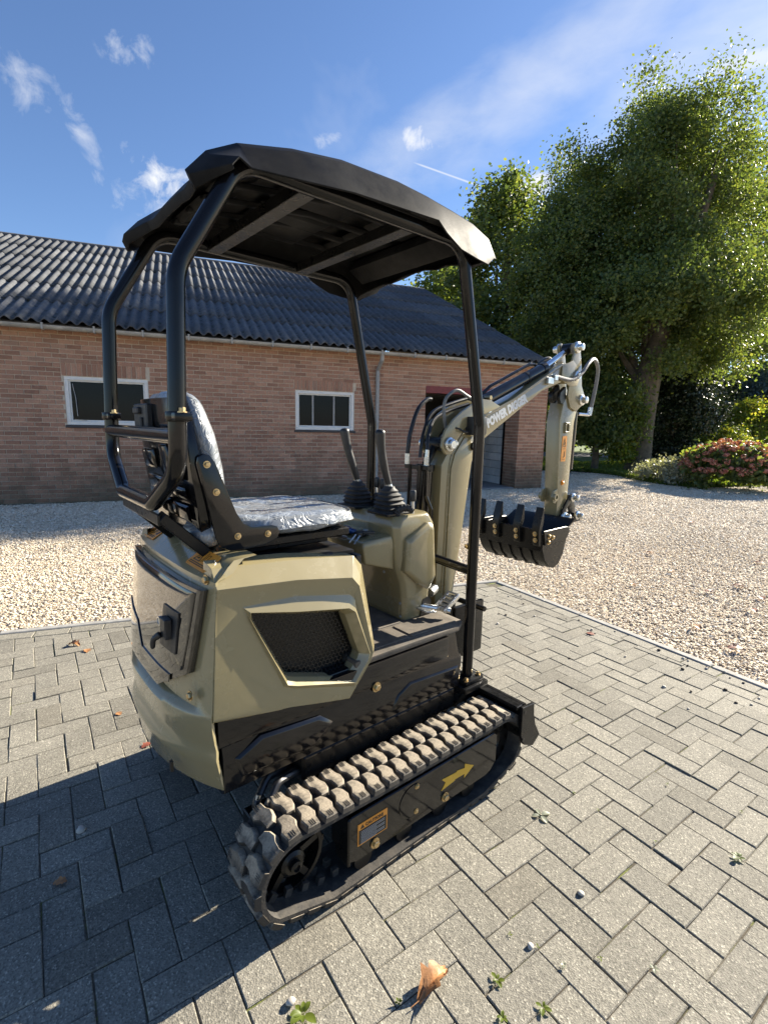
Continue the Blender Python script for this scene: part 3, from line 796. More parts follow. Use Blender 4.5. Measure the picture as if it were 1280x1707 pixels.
for r_ in range(ROWS):
    for c_ in range(ncol+1):
        o = link('roof_sheet', sm_, None, roof)
        d = r_*ROWL-0.03
        o.location = (8.42-(c_+1)*SW, Y0+d*math.cos(slope), Z0+d*math.sin(slope)+rng.uniform(0, 0.004)); o.rotation_euler = (slope, 0, rng.gauss(0, 0.0015))
mb = MB(); mb.tube([(SL-0.2, Y1, Z1-0.03), (0, Y1, Z1-0.015), (4, Y1, Z1-0.03), (8.42, Y1, Z1-0.03)], 0.075, 10); obj('ridge_cap', mb, roofm, roof)
mb = MB(); mb.box(((SL+8.40)/2, -0.115, 2.905), (8.40-SL+0.1, 0.20, 0.03)); obj('soffit_board', mb, guttm, barn, angle=None)
# gutter: half round
prof = [(-0.30+0.062*math.cos(a), 2.915+0.062*math.sin(a)) for a in [math.pi+math.pi*k/8 for k in range(9)]]
prof += [(-0.30+0.056*math.cos(a), 2.915+0.056*math.sin(a)) for a in [2*math.pi-math.pi*k/8 for k in range(9)]]
mb = MB(); mb.prism(prof, SL-0.2, 8.33, 'x'); gut = obj('gutter', mb, guttm, barn, angle=50)
gbm = mesh_of('gutter_bracket', MB().box((0, -0.30, 2.85), (0.028, 0.135, 0.012)).box((0, -0.366, 2.89), (0.028, 0.010, 0.085)).box((0, -0.36, 2.938), (0.034, 0.022, 0.018)), bevel=0.002, seg=1, angle=None); gbm.materials.append(guttm)
for k in range(21):
    s = -6.6+0.725*k
    if s < 8.3: o = link('gutter_bracket', gbm, None, gut); o.location = (s, 0, 0)
mb = MB(); mb.tube(fillet([(4.30, -0.30, 2.86), (4.30, -0.28, 2.76), (4.30, -0.055, 2.58), (4.30, -0.055, 0.05)], 0.05), 0.042, 12); dp = obj('downpipe', mb, galv, barn)
for z in (0.5, 1.5, 2.4):
    mb = MB(); mb.tube([(4.30, -0.055, z-0.02), (4.30, -0.055, z+0.02)], 0.049, 12); obj('pipe_clip', mb, galv, dp)

# =================================================================== VEGETATION
def leaf_object(name, pts, nrm, size, mat, parent=None, aspect=0.75, kind=None):
    n = len(pts); pts = np.asarray(pts); nrm = np.asarray(nrm); nrm /= np.linalg.norm(nrm, axis=1)[:, None]+1e-9
    a = nrng.normal(size=(n, 3)); u = np.cross(nrm, a); u /= np.linalg.norm(u, axis=1)[:, None]+1e-9; v = np.cross(nrm, u)
    s = np.asarray(size)[:, None]
    k = 0.30*s
    V = np.empty((n, 4, 3))
    V[:, 0] = pts-u*s*0.5; V[:, 1] = pts+v*s*0.5*aspect-nrm*k*0.3; V[:, 2] = pts+u*s*0.5-nrm*k*0.5; V[:, 3] = pts-v*s*0.5*aspect-nrm*k*0.3
    me = bpy.data.meshes.new(name); me.vertices.add(4*n); me.vertices.foreach_set('co', V.reshape(-1).astype(np.float32))
    me.loops.add(6*n); me.polygons.add(2*n)
    base = (np.arange(n)*4)[:, None]; idx = (base+np.array([0, 1, 2, 0, 2, 3])[None, :]).reshape(-1)
    me.loops.foreach_set('vertex_index', idx.astype(np.int32)); me.polygons.foreach_set('loop_start', (np.arange(2*n)*3).astype(np.int32))
    me.update(calc_edges=True)
    o = link(name, me, mat, parent)
    if kind: o['kind'] = kind
    return o
def clumps(center, radii, n, per, rc, zmin=-0.85, shell=0.5, up=0.35):
    P, Nn = [], []
    c = np.array(center); R3 = np.array(radii)
    k = 0
    while k < n:
        d = nrng.normal(size=3); d /= np.linalg.norm(d)
        if d[2] < zmin: continue
        r = shell+(1-shell)*nrng.uniform()**0.5
        cc = c+d*r*R3*nrng.uniform(0.90, 1.06); rr = rc*nrng.uniform(0.6, 1.35); m_ = int(per*nrng.uniform(0.6, 1.3)*(rr/rc)**1.5)
        q = nrng.normal(size=(m_, 3))*rr*0.42*np.array([1, 1, 0.8]); P.append(cc+q)
        nn = nrng.normal(size=(m_, 3))*0.75+d*0.55+np.array([0, 0, up]); Nn.append(nn); k += 1
    return np.concatenate(P), np.concatenate(Nn)
def tree(name, label, cat, base, trunk, limbs, parts, group=None):
    """trunk: list of (offset, radius); limbs: list of paths with radii; parts: (points, normals, size, material, name)"""
    t = thing(name, label, cat, base, 0, group)
    if trunk:
        mb = MB(); mb.tube([p for p, r in trunk], [r for p, r in trunk], 16)
        tr = obj('trunk', mb, barkm, t)
        for path, rad in limbs:
            mb = MB(); mb.tube(path, rad, 8); obj('branch', mb, barkm, tr)
    for P, Nn, sz, mat, nm in parts:
        leaf_object(nm, P, Nn, sz, mat, t)
    return t
RH = Vector((RIGHT.x, RIGHT.y, 0)).normalized(); FH = Vector((FWD.x, FWD.y, 0)).normalized()
def sized(n, a, b): return nrng.uniform(a, b, n)
def mklimbs(top, n, cen, rad, r0, zlo=0.0):
    out = []
    for k in range(n):
        a = 2*math.pi*k/n+rng.uniform(-.3, .3); e = rng.uniform(0.15, 1.25)
        d = Vector((math.cos(a)*math.cos(e), math.sin(a)*math.cos(e), math.sin(e)))
        end = Vector(cen)+Vector((d.x*rad[0], d.y*rad[1], d.z*rad[2]))*0.82
        st = Vector(top)+Vector((0, 0, -rng.uniform(0, 0.8)))
        midp = st.lerp(end, 0.4)+Vector((0, 0, rng.uniform(0.3, 0.9)))
        p = smoothpath([st, midp, st.lerp(end, 0.72)+Vector((rng.uniform(-.3,.3), rng.uniform(-.3,.3), .3)), end], 4)
        out.append((p, [r0*(1-0.88*i/(len(p)-1)) for i in range(len(p))]))
    return out
def behind(px, depth): 
    d = ray(px, 720); t = depth/d.dot(FWD); p = CAM+d*t; return Vector((p.x, p.y, 0))
# the big tree
T1 = ground(1062, 787)
cc1 = RH*0.75+FH*2.4+Vector((0, 0, 8.3))
P1, N1 = clumps(cc1, (4.1, 4.1, 5.3), 330, 430, 0.8, -0.72, 0.45)
P1b, N1b = clumps(-RH*0.1+FH*1.6+Vector((0, 0, 4.3)), (3.9, 3.6, 1.7), 90, 400, 0.7, -0.5, 0.5)
P1c, N1c = clumps(-RH*1.0+FH*1.0+Vector((0, 0, 9.5)), (2.6, 2.6, 2.0), 25, 400, 0.7, -0.6, 0.4)
P1d, N1d = clumps(-RH*1.9+FH*1.6+Vector((0, 0, 6.6)), (2.6, 2.6, 3.2), 90, 400, 0.75, -0.8, 0.5)
P1e, N1e = clumps(-RH*0.2-FH*1.3+Vector((0, 0, 5.4)), (3.0, 2.2, 1.7), 70, 400, 0.7, -0.7, 0.5)
P1c = np.concatenate([P1c, P1d, P1e]); N1c = np.concatenate([N1c, N1d, N1e])
trunk = [(Vector((0, 0, -0.2)), 0.62), (Vector((0, 0, 0.08)), 0.47), (Vector((0.02, 0, 0.5)), 0.38), (Vector((0, 0.02, 1.4)), 0.36), (Vector((-0.02, 0, 2.4)), 0.40), (Vector((0, 0, 3.1)), 0.42), (Vector((0.1, 0.1, 4.2)), 0.30), (Vector((0.5, 0.5, 6.5)), 0.20), (Vector((1.0, 0.9, 9.5)), 0.09)]
lim = mklimbs((0, 0, 3.0), 13, cc1, (3.9, 3.9, 4.6), 0.11)
lim += [(smoothpath([Vector((0,0,2.7)), -RH*0.5+FH*.3+Vector((0,0,3.6)), -RH*1.0+FH*1.2+Vector((0,0,5.0)), -RH*1.6+FH*2.3+Vector((0,0,7.5))], 4), [0.15-0.010*i for i in range(13)])]
big = tree('plane_tree', 'broad leafy green tree with a thick pale trunk on the right beyond the gravel', 'tree', T1, trunk, lim,
     [(np.concatenate([P1, P1b, P1c]), np.concatenate([N1, N1b, N1c]), sized(len(P1)+len(P1b)+len(P1c), 0.07, 0.135), leafm, 'crown')])
TB_ = behind(1180, 34); 
Pb, Nb = clumps((0, 0, 10.8), (6.4, 6.4, 8.6), 330, 240, 1.15, -0.95, 0.45)
tree('great_tree', 'huge leafy tree filling the upper right corner behind the thick pale trunk', 'tree', TB_,
     [(Vector((0,0,-.2)), .6), (Vector((0,0,3)), .45), (Vector((.1,0,10)), .25), (Vector((0,0,17)), .06)], mklimbs((0,0,4.5), 12, (0,0,11.5), (5.4,5.4,8.0), .20),
     [(Pb, Nb, sized(len(Pb), 0.13, 0.23), leafm, 'crown')])
# second and third tree behind the barn roof
def zpix(base, py):
    w = (Vector((base.x, base.y, CAM.z))-CAM).dot(FWD); return CAM.z+(708-py+0.0)*w/FPX*1.0
T2 = behind(828, 25); h2 = zpix(T2, 300)-1.0
P2, N2 = clumps((0, 0, h2*0.58), (2.6, 2.6, h2*0.44), 200, 170, 0.95, -0.95, 0.4)
tree('narrow_tree', 'tall narrow sunlit tree rising behind the barn roof beside the broad tree', 'tree', T2,
     [(Vector((0,0,-.2)), .3), (Vector((0,0,3)), .24), (Vector((.1,0,h2*.6)), .14), (Vector((0,0,h2*.9)), .04)], mklimbs((0,0,3.5), 8, (0,0,h2*.58), (2.2,2.2,h2*.4), .09),
     [(P2, N2, sized(len(P2), 0.14, 0.24), leafm, 'crown')])
T3 = behind(735, 29); h3 = zpix(T3, 440)
P3, N3 = clumps((0, 0, h3*0.6), (2.8, 2.8, h3*0.40), 110, 150, 0.95, -0.9, 0.45)
tree('low_tree', 'low bushy tree showing just above the ridge end of the barn roof', 'tree', T3,
     [(Vector((0,0,-.2)), .25), (Vector((0,0,3)), .18), (Vector((0,0,h3*.9)), .04)], mklimbs((0,0,3), 6, (0,0,h3*.6), (2.2,2.2,h3*.35), .08),
     [(P3, N3, sized(len(P3), 0.16, 0.26), leafm, 'crown')])
# small dark tree left of the big trunk
T4 = ground(990, 786)
P4, N4 = clumps((0, 0, 2.1), (1.35, 1.2, 1.6), 70, 170, 0.5, -0.8, 0.35)
P4b, N4b = clumps(RH*0.75+Vector((0, 0, 0.95)), (0.6, 0.6, 0.6), 26, 120, 0.35, -0.8, 0.4)  # lit leaves: sunlight put into their paler yellow-green colour
tree('young_tree', 'small round-crowned young tree with thin trunk left of the thick trunk', 'tree', T4,
     [(Vector((0,0,-.1)), .14), (Vector((0,0,.8)), .10), (Vector((0.03,0,2.6)), .05)], mklimbs((0,0,1.0), 6, (0,0,2.1), (1.1,1.1,1.3), .035),
     [(P4, N4, sized(len(P4), 0.09, 0.16), leafm, 'crown'), (P4b, N4b, sized(len(P4b), 0.09, 0.15), leafyl, 'sun_tinted_leaves')])
# dark yew
T5 = ground(1112, 779)
P5, N5 = clumps((0, 0, 2.5), (1.9, 1.7, 1.5), 120, 260, 0.5, -0.8, 0.3)
P5b, N5b = clumps((0, 0, 1.0), (0.75, 0.75, 1.0), 50, 220, 0.35, -0.9, 0.3)
tree('yew_bush', 'nearly black evergreen bush tapering to a narrow foot right of the thick trunk', 'bush', T5,
     [(Vector((0,0,-.1)), .2), (Vector((0,0,1.0)), .14), (Vector((0,0,2.4)), .06)], mklimbs((0,0,1.0), 6, (0,0,2.4), (1.5,1.4,1.2), .05),
     [(np.concatenate([P5, P5b]), np.concatenate([N5, N5b]), sized(len(P5)+len(P5b), 0.07, 0.13), leafdk, 'foliage')])
# silver shrub and hydrangea
T6 = ground(1118, 806)
P6, N6 = clumps((0, 0, 0.28), (0.95, 0.7, 0.42), 90, 70, 0.22, -0.3, 0.5)
st = MB()
for k in range(70):
    a = rng.uniform(0, 6.28); L_ = rng.uniform(0.35, 0.95); e = rng.uniform(0.15, 1.0)
    st.tube([(0.2*math.cos(a), 0.2*math.sin(a), 0.05), (L_*math.cos(a)*math.cos(e), 0.8*L_*math.sin(a)*math.cos(e), 0.1+L_*math.sin(e)*0.75)], [0.008, 0.003], 5)
t6 = tree('silver_shrub', 'low spreading silver-grey shrub at the foot of the thick trunk', 'shrub', T6, [], [], [(P6, N6, sized(len(P6), 0.05, 0.10), leafsv, 'foliage')])
obj('stems', st, leafsv, t6)
T7 = ground(1216, 816)
P7, N7 = clumps((0, 0, 0.48), (1.18, 0.9, 0.70), 110, 75, 0.26, -0.4, 0.55)
t7 = tree('hydrangea', 'mounded hydrangea bush covered with faded pink flower heads', 'bush', T7, [], [], [(P7, N7, sized(len(P7), 0.08, 0.14), leafm, 'foliage')])
PF, NF = [], []
for k in range(270):
    a = rng.uniform(0, 6.28); e = math.asin(rng.uniform(-0.05, 1.0)); d = np.array([math.cos(a)*math.cos(e), math.sin(a)*math.cos(e), math.sin(e)])
    c = np.array([0, 0, 0.48])+d*np.array([1.24, 0.96, 0.76])*rng.uniform(0.93, 1.05)
    dd = nrng.normal(size=(60, 3)); dd /= np.linalg.norm(dd, axis=1)[:, None]
    PF.append(c+dd*rng.uniform(0.055, 0.095)*np.array([1, 1, .8])); NF.append(dd)
PF = np.concatenate(PF); leaf_object('flower_heads', PF, np.concatenate(NF), sized(len(PF), 0.035, 0.055), petal, t7)
# garden behind on the right
T8 = behind(1206, 21.5)
P8, N8 = clumps((0, 0, 0.85), (1.15, 1.0, 0.85), 60, 110, 0.4, -0.8, 0.4)
tree('garden_shrub', 'yellow-green leafy shrub standing behind the hydrangea', 'shrub', T8, [(Vector((0,0,-.1)), .05), (Vector((0,0,1.0)), .03)], mklimbs((0,0,.4), 5, (0,0,.9), (.9,.9,.7), .02),
     [(P8, N8, sized(len(P8), 0.08, 0.14), leafyl, 'foliage')])
T9 = behind(1262, 24)
P9, N9 = clumps((0, 0, 1.6), (1.7, 1.5, 1.5), 90, 120, 0.5, -0.9, 0.4)
tree('open_shrub', 'tall loose sunlit shrub at the right edge beyond the hydrangea', 'shrub', T9, [(Vector((0,0,-.1)), .07), (Vector((0.1,0,1.6)), .04)], mklimbs((0,0,.6), 7, (0,0,1.6), (1.4,1.3,1.3), .03),
     [(P9, N9, sized(len(P9), 0.09, 0.16), leafyl, 'foliage')])
T10 = behind(1290, 27)
P10, N10 = clumps((0, 0, 2.9), (2.2, 2.2, 2.0), 120, 150, 0.5, -0.9, 0.35)
tree('blue_spruce', 'bluish conifer partly seen at the right edge under the huge leafy tree', 'tree', T10, [(Vector((0,0,-.1)), .16), (Vector((0,0,3.5)), .05)], [],
     [(P10, N10, sized(len(P10), 0.10, 0.18), leafbl, 'foliage')])
T11 = behind(1180, 31)
P11, N11 = clumps((0, 0, 2.6), (2.6, 2.2, 1.9), 120, 150, 0.6, -0.9, 0.4)
tree('garden_conifer', 'dark green garden conifer further back between the yew and the right edge', 'tree', T11, [(Vector((0,0,-.1)), .16), (Vector((0,0,3.0)), .06)], mklimbs((0,0,1.0), 6, (0,0,2.6), (2,2,1.5), .05),
     [(P11, N11, sized(len(P11), 0.12, 0.2), leafdk, 'foliage')])
# far planting that closes the view
kinds = ['broad dark crowned tree far back behind the young tree', 'pale green tree far back between the young tree and the yew', 'dark tree far back right of the yew', 'mid green tree far back near the right edge', 'leafy tree far back beyond the right edge', 'dense tree far back left of the young tree', 'tall tree far back beyond the right edge']
for i, (pxx, dep, hh, rr, mat) in enumerate([(985, 52, 8, 4.6, leafm), (1065, 60, 8, 4.6, leafm), (1165, 75, 11, 6.2, leafm), (1235, 60, 9, 5.0, leafm), (1335, 40, 8, 4.5, leafm), (925, 34, 7, 3.6, leafm), (1440, 36, 9, 5, leafm)]):
    b_ = behind(pxx, dep); zlow = 0.42 if i not in (2, 3) else 0.60
    Pk, Nk = clumps((0, 0, hh*0.5), (rr, rr, hh*0.5), 110, 110, 1.1, -0.85 if i not in (2,) else -0.35, 0.5)
    tree('far_tree', kinds[i], 'tree', b_, [(Vector((0,0,-.2)), .3), (Vector((0,0,hh*.7)), .1)], [], [(Pk, Nk, sized(len(Pk), 0.26, 0.42), mat, 'crown')], 'trees closing the view on the right')
# lawn, soil edge, road, house far off
def strip(name, pts, z, mat, kind='structure', h=None):
    mb = MB(); mb.add([(p[0], p[1], z) for p in pts], [tuple(range(len(pts)))]); return tag(obj(name, mb, mat, angle=None), kind=kind)
lp = [ground(905, 789), ground(1000, 792), ground(1062, 800), ground(1140, 816), ground(1216, 824), ground(1330, 818)]
far = [Vector((p.x, p.y, 0))+FH*1.2 for p in lp]
strip('soil_bed', [(p.x, p.y) for p in lp]+[(p.x, p.y) for p in reversed(far)], -0.005, soilm)
far2 = [p+FH*90+RH*(60 if i == len(far)-1 else (-10 if i == 0 else 0)) for i, p in enumerate(far)]
strip('lawn', [(p.x, p.y) for p in far]+[(p.x, p.y) for p in reversed(far2)], -0.004, lawnm)
r0, r1 = ground(1040, 762), ground(1300, 770); r2, r3 = r1+FH*4.5, r0+FH*4.5
strip('road', [(p.x, p.y) for p in (r0-RH*20, r1+RH*20, r2+RH*20, r3-RH*20)], 0.002, roadm)
# grass blades on the sunny verge
ng_ = 26000
gx = nrng.uniform(0, 1, ng_); gy = nrng.uniform(0, 1, ng_)**1.6
lpa = np.array([[p.x, p.y] for p in far]); seg = nrng.integers(0, len(far)-1, ng_)
gpos = lpa[seg]*(1-gx[:, None])+lpa[seg+1]*gx[:, None]+np.array([FH.x, FH.y])*(gy*9)[:, None]
gp3 = np.column_stack([gpos, np.full(ng_, 0.05)]); gn3 = nrng.normal(size=(ng_, 3))*np.array([1, 1, .15])
hh_ = sized(ng_, 0.10, 0.26)
go_ = leaf_object('grass', gp3, gn3, hh_, grassm, None, 0.25, 'stuff')
# house beyond the road
hb = behind(1163, 72)
house = thing('far_house', 'small pale house far off between the trees right of the yew', 'house', hb, math.atan2(FH.y, FH.x)-math.pi/2)
obj('wall', MB().box((0, 4, 1.4), (10, 7, 2.8)), renderm, house, angle=None)
mb = MB(); mb.prism([(0.2, 2.8), (7.8, 2.8), (4, 6.2)], -5.3, 5.3, 'x'); obj('roof', mb, tilem, house, angle=None)
for xx in (-2.6, 0.2, 2.8):
    w = obj('window', MB().box((xx, 0.46, 1.5), (1.3, 0.1, 1.3)), framew, house, angle=None)
    obj('pane', MB().box((xx, 0.40, 1.5), (1.05, 0.06, 1.05)), glass, w, angle=None)

# =================================================================== EXCAVATOR  (local x forwards, y to its left, z up)
EX = thing('mini_excavator', 'olive and black mini excavator on rubber tracks under a black canopy', 'excavator', (-0.70795, 0.04027, 0), R_(95.3))
def up(name, mb, mat, parent=EX, bevel=0.0, seg=2, angle=32): return obj(name, mb, mat, parent, bevel, seg, True, angle)
def lo(name, mb, mat, parent=EX, bevel=0.0, seg=2, angle=32): return obj(name, mb, mat, parent, bevel, seg, False, angle)
def bolts(parent, pts, ax, r=0.009, h=0.008, upper=True, mat=None):
    for p in pts:
        mb = MB(); mb.bolt(p, ax, r, h); (up if upper else lo)('bolt', mb, mat or gold, parent)

# ------------------------------------------------------------------ tracks
RC, FC = Vector((-0.515, 0, 0.178)), Vector((0.420, 0, 0.172)); RAD = 0.124
def hull_path(rad, n=20):
    """closed belt line in x, z: rear wheel, top run, front wheel, ground run"""
    pts = []
    b0, b1 = Vector((-0.405, 0, 0.024+0.124-rad)), Vector((0.315, 0, 0.024+0.124-rad))
    for k in range(n+1):
        a = R_(232-(232-90)*k/n); pts.append(RC+Vector((math.cos(a), 0, math.sin(a)))*rad)
    for k in range(1, 12): pts.append((RC+Vector((0, 0, rad))).lerp(FC+Vector((0, 0, rad)), k/12)+Vector((0, 0, -0.006*math.sin(math.pi*k/12))))
    for k in range(n+1):
        a = R_(90-(90+52)*k/n); pts.append(FC+Vector((math.cos(a), 0, math.sin(a)))*rad)
    for k in range(0, 13): pts.append(b1.lerp(b0, k/12))
    return pts
def resample(pts, n):
    P = pts+[pts[0]]; d = [0]
    for a, b in zip(P, P[1:]): d.append(d[-1]+(b-a).length)
    out = []
    for k in range(n):
        t = d[-1]*k/n; i = max(j for j in range(len(d)) if d[j] <= t+1e-9); i = min(i, len(P)-2)
        f_ = (t-d[i])/max(1e-9, d[i+1]-d[i]); p = P[i].lerp(P[i+1], f_); out.append((p, (P[i+1]-P[i]).normalized()))
    return out, d[-1]
NL_ = 44
def lug_mesh(name, mir):
    """one tread block: x along the belt, y across (outer edge at 0, towards 0.09), z out"""
    h = 0.018
    pl = [(-0.021, 0.000), (0.016, 0.000), (0.019, 0.030), (0.027, 0.048), (0.023, 0.072), (0.012, 0.089), (-0.010, 0.090), (-0.012, 0.058), (-0.025, 0.036)]
    n = len(pl); cx = sum(p[0] for p in pl)/n; cy = sum(p[1] for p in pl)/n
    base = [(cx+(p[0]-cx)*1.22, cy+(p[1]-cy)*1.06 if p[1] > 0.001 else -0.002, -0.001) for p in pl]
    mid = [(cx+(p[0]-cx)*1.08, cy+(p[1]-cy)*1.02 if p[1] > 0.001 else 0.0, h*0.75) for p in pl]
    top = [(cx+(p[0]-cx)*0.94, cy+(p[1]-cy)*0.92 if p[1] > 0.001 else 0.004, h) for p in pl]
    mb = MB(); mb.loft([base, mid, top])
    for k in range(3): mb.box((-0.008+0.006*k, 0.012, h+0.0006), (0.0018, 0.022, 0.002))
    if mir: mb.v = [(v[0]*mir, -v[1], v[2]) for v in mb.v]
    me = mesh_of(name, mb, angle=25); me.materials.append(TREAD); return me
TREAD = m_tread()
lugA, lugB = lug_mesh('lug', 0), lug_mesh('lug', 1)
def make_track(side):
    """side -1: right track (nearest the camera)"""
    yo = 0.555*side; yi = 0.375*side; y0, y1 = min(yo, yi), max(yo, yi)
    outp, inp = hull_path(RAD+0.008), hull_path(RAD-0.006)
    mb = MB(); loops = []
    for a, b in zip(outp, inp):
        loops.append([(a.x, y0, a.z), (a.x, y1, a.z), (b.x, y1, b.z), (b.x, y0, b.z)])
    loops.append(loops[0]); mb.loft(loops, True, (False, False))
    # inner guide teeth
    rs, _ = resample(hull_path(RAD-0.006), NL_)
    for p, t in rs:
        nrm = Vector((-t.z, 0, t.x)); 
        rot = Matrix((t, Vector((0, 1, 0)), nrm)).transposed()
        mb.box(p-nrm*0.012+Vector((0, (yo+yi)/2-0.022, 0)), (0.022, 0.016, 0.026), rot); mb.box(p-nrm*0.012+Vector((0, (yo+yi)/2+0.022, 0)), (0.022, 0.016, 0.026), rot)
    belt = lo('track', mb, beltm, EX, angle=30)
    belt['label'] = 'rubber track on the near side' if side < 0 else 'rubber track on the far side'
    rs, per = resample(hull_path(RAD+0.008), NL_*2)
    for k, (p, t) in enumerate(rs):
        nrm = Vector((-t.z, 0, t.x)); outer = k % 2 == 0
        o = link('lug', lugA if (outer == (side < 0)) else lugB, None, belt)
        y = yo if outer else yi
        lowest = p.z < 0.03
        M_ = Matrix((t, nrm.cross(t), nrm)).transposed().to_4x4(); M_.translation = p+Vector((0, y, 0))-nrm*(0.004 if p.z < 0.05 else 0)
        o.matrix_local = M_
    # frame behind the belt
    ys = yo+0.024*(-side); 
    mb = MB(); poly = [(-0.335, 0.088), (-0.30, 0.075), (0.37, 0.075), (0.412, 0.115), (0.412, 0.232), (0.395, 0.246), (-0.325, 0.246), (-0.335, 0.236)]
    mb.prism(poly, ys, ys-side*0.012, 'y'); pl_ = lo('track_frame', mb, blackp, EX, bevel=0.003, seg=1)
    mb = MB(); mb.box((0.03, yi*0.55+yo*0.45, 0.165), (0.72, 0.06, 0.135)); mb.box((-0.336, ys-side*0.03, 0.165), (0.012, 0.075, 0.17)); lo('frame_beam', mb, blackd, pl_, bevel=0.004, seg=1)
    ax = (0, side, 0)
    bolts(pl_, [(-0.229, ys+side*0.001, 0.104), (0.107, ys+side*0.001, 0.104)], ax, 0.0125, 0.013, False)
    mb = MB(); mb.lathe([(0.062, 0), (0.062, 0.0022), (0.055, 0.0026), (0.0, 0.0026)], (-0.06, ys, 0.172), ax, 28); cov = lo('round_cover', mb, blackp, pl_)
    bolts(cov, [(-0.043, ys+side*0.0026, 0.222), (-0.043, ys+side*0.0026, 0.124)], ax, 0.007, 0.006, False)
    # rear drive wheel: rim, hub, spokes
    c = RC+Vector((0, (yo+yi)/2, 0)); mb = MB()
    mb.lathe([(0.100, -0.02), (0.112, -0.02), (0.112, 0.02), (0.100, 0.02), (0.100, -0.02)], c, ax, 32)
    mb.lathe([(0.040, -0.03), (0.040, 0.035), (0.030, 0.042), (0.0, 0.042)], c, ax, 20)
    for k in range(5):
        a = 2*math.pi*k/5+0.3; d = Vector((math.cos(a), 0, math.sin(a)))
        mb.beam(c+d*0.03, c+d*0.105, 0.02, 0.034, (0, 1, 0))
    for k in range(14):
        a = 2*math.pi*k/14; d = Vector((math.cos(a), 0, math.sin(a))); mb.beam(c+d*0.108, c+d*0.124, 0.022, 0.018, (0, 1, 0))
    sp = lo('drive_wheel', mb, blackd, EX, angle=30)
    mb = MB(); mb.lathe([(0.019, 0.042), (0.019, 0.055), (0.011, 0.058), (0.009, 0.052), (0, 0.052)], c, ax, 20); lo('hub_cap', mb, blackd, sp)
    c = FC+Vector((0, (yo+yi)/2, 0)); mb = MB(); mb.lathe([(0.0, -0.03), (0.115, -0.03), (0.115, 0.03), (0.06, 0.03), (0.05, 0.02), (0, 0.02)], c, ax, 30); lo('idler_wheel', mb, blackd, EX)
    for xx in (-0.27, -0.09, 0.09, 0.25):
        mb = MB(); mb.lathe([(0.0, -0.06), (0.036, -0.06), (0.036, -0.03), (0.02, -0.03), (0.02, 0.03), (0.036, 0.03), (0.036, 0.06), (0, 0.06)], (xx, (yo+yi)/2, 0.066), ax, 16); lo('track_roller', mb, blackd, EX)
    if side < 0:
        yd = ys-0.0016
        # yellow travel arrow
        mb = MB(); A = Vector((0.090, 0.163)); B = Vector((0.268, 0.160)); d = (B-A).normalized(); n = Vector((-d.y, d.x))
        pts = [A+d*0.018, A+n*0.020-d*0.004, A+d*0.078+n*0.015, A+d*0.078+n*0.020, A+d*0.124+n*0.012, A+d*0.124+n*0.030, B, A+d*0.124-n*0.030, A+d*0.124-n*0.013, A+d*0.070-n*0.012, A+d*0.070-n*0.016, A-d*0.004-n*0.026]
        mb.prism([(p.x, p.y) for p in pts], yd, yd+0.0016, 'y'); lo('arrow_sticker', mb, yellowp, pl_, angle=None)
        # caution sticker
        x0, x1, z0, z1 = -0.300, -0.177, 0.130, 0.208
        mb = MB(); mb.box(((x0+x1)/2, yd+0.0008, (z0+z1)/2), (x1-x0, 0.0016, z1-z0)); cs = lo('caution_sticker', mb, orange, pl_, angle=None)
        mb = MB(); mb.box(((x0+x1)/2, yd-0.0004, z0+0.0295), (x1-x0-0.008, 0.0008, 0.051)); lo('text_field', mb, inkm, cs, angle=None)
        mb = MB()
        for k in range(9):
            w_ = (x1-x0-0.02)*(0.96 if k not in (2, 5, 8) else 0.62); mb.box((x0+0.012+w_/2, yd-0.001, z1-0.030-k*0.0052), (w_, 0.0006, 0.0008))
        lo('small_print', mb, whitep, cs, angle=None)
        tm = text_mesh('CAUTION!', 0.0155, 0.0006); o = link('lettering', tm, inkm, cs)
        o.matrix_local = Matrix.Translation((x0+0.030, yd-0.0006, z1-0.0175)) @ Matrix.Rotation(R_(90), 4, 'X')
        mb = MB(); mb.prism([(x0+0.010, z1-0.0185), (x0+0.026, z1-0.0185), (x0+0.018, z1-0.005)], yd-0.0008, yd, 'y'); lo('warning_triangle', mb, inkm, cs, angle=None)
make_track(-1); make_track(1)
# ------------------------------------------------------------------ undercarriage
mb = MB(); mb.box((-0.05, 0, 0.20), (0.62, 0.70, 0.10)); mb.box((-0.05, 0, 0.27), (0.42, 0.48, 0.06))
for s in (-1, 1): mb.box((-0.22, 0.32*s, 0.17), (0.10, 0.28, 0.09)); mb.box((0.18, 0.32*s, 0.17), (0.10, 0.28, 0.09))
lo('undercarriage', mb, blackd, EX, bevel=0.006, seg=1)
mb = MB(); mb.box((-0.02, 0, 0.338), (0.74, 0.70, 0.10)); lo('belly_sun_block', mb, blackd, EX, bevel=0.01, seg=1)  # box added to stop sunlight leaking through under the body
mb = MB(); mb.lathe([(0.21, 0), (0.21, 0.045), (0.19, 0.05), (0.19, 0.10), (0.22, 0.10), (0.22, 0.12)], (-0.04, 0, 0.29), (0, 0, 1), 36); lo('slewing_ring', mb, blackd, EX)
mb = MB(); mb.box((0.295, -0.305, 0.302), (0.35, 0.062, 0.062)); lo('hose_guard', mb, blackd, EX, bevel=0.004, seg=1)
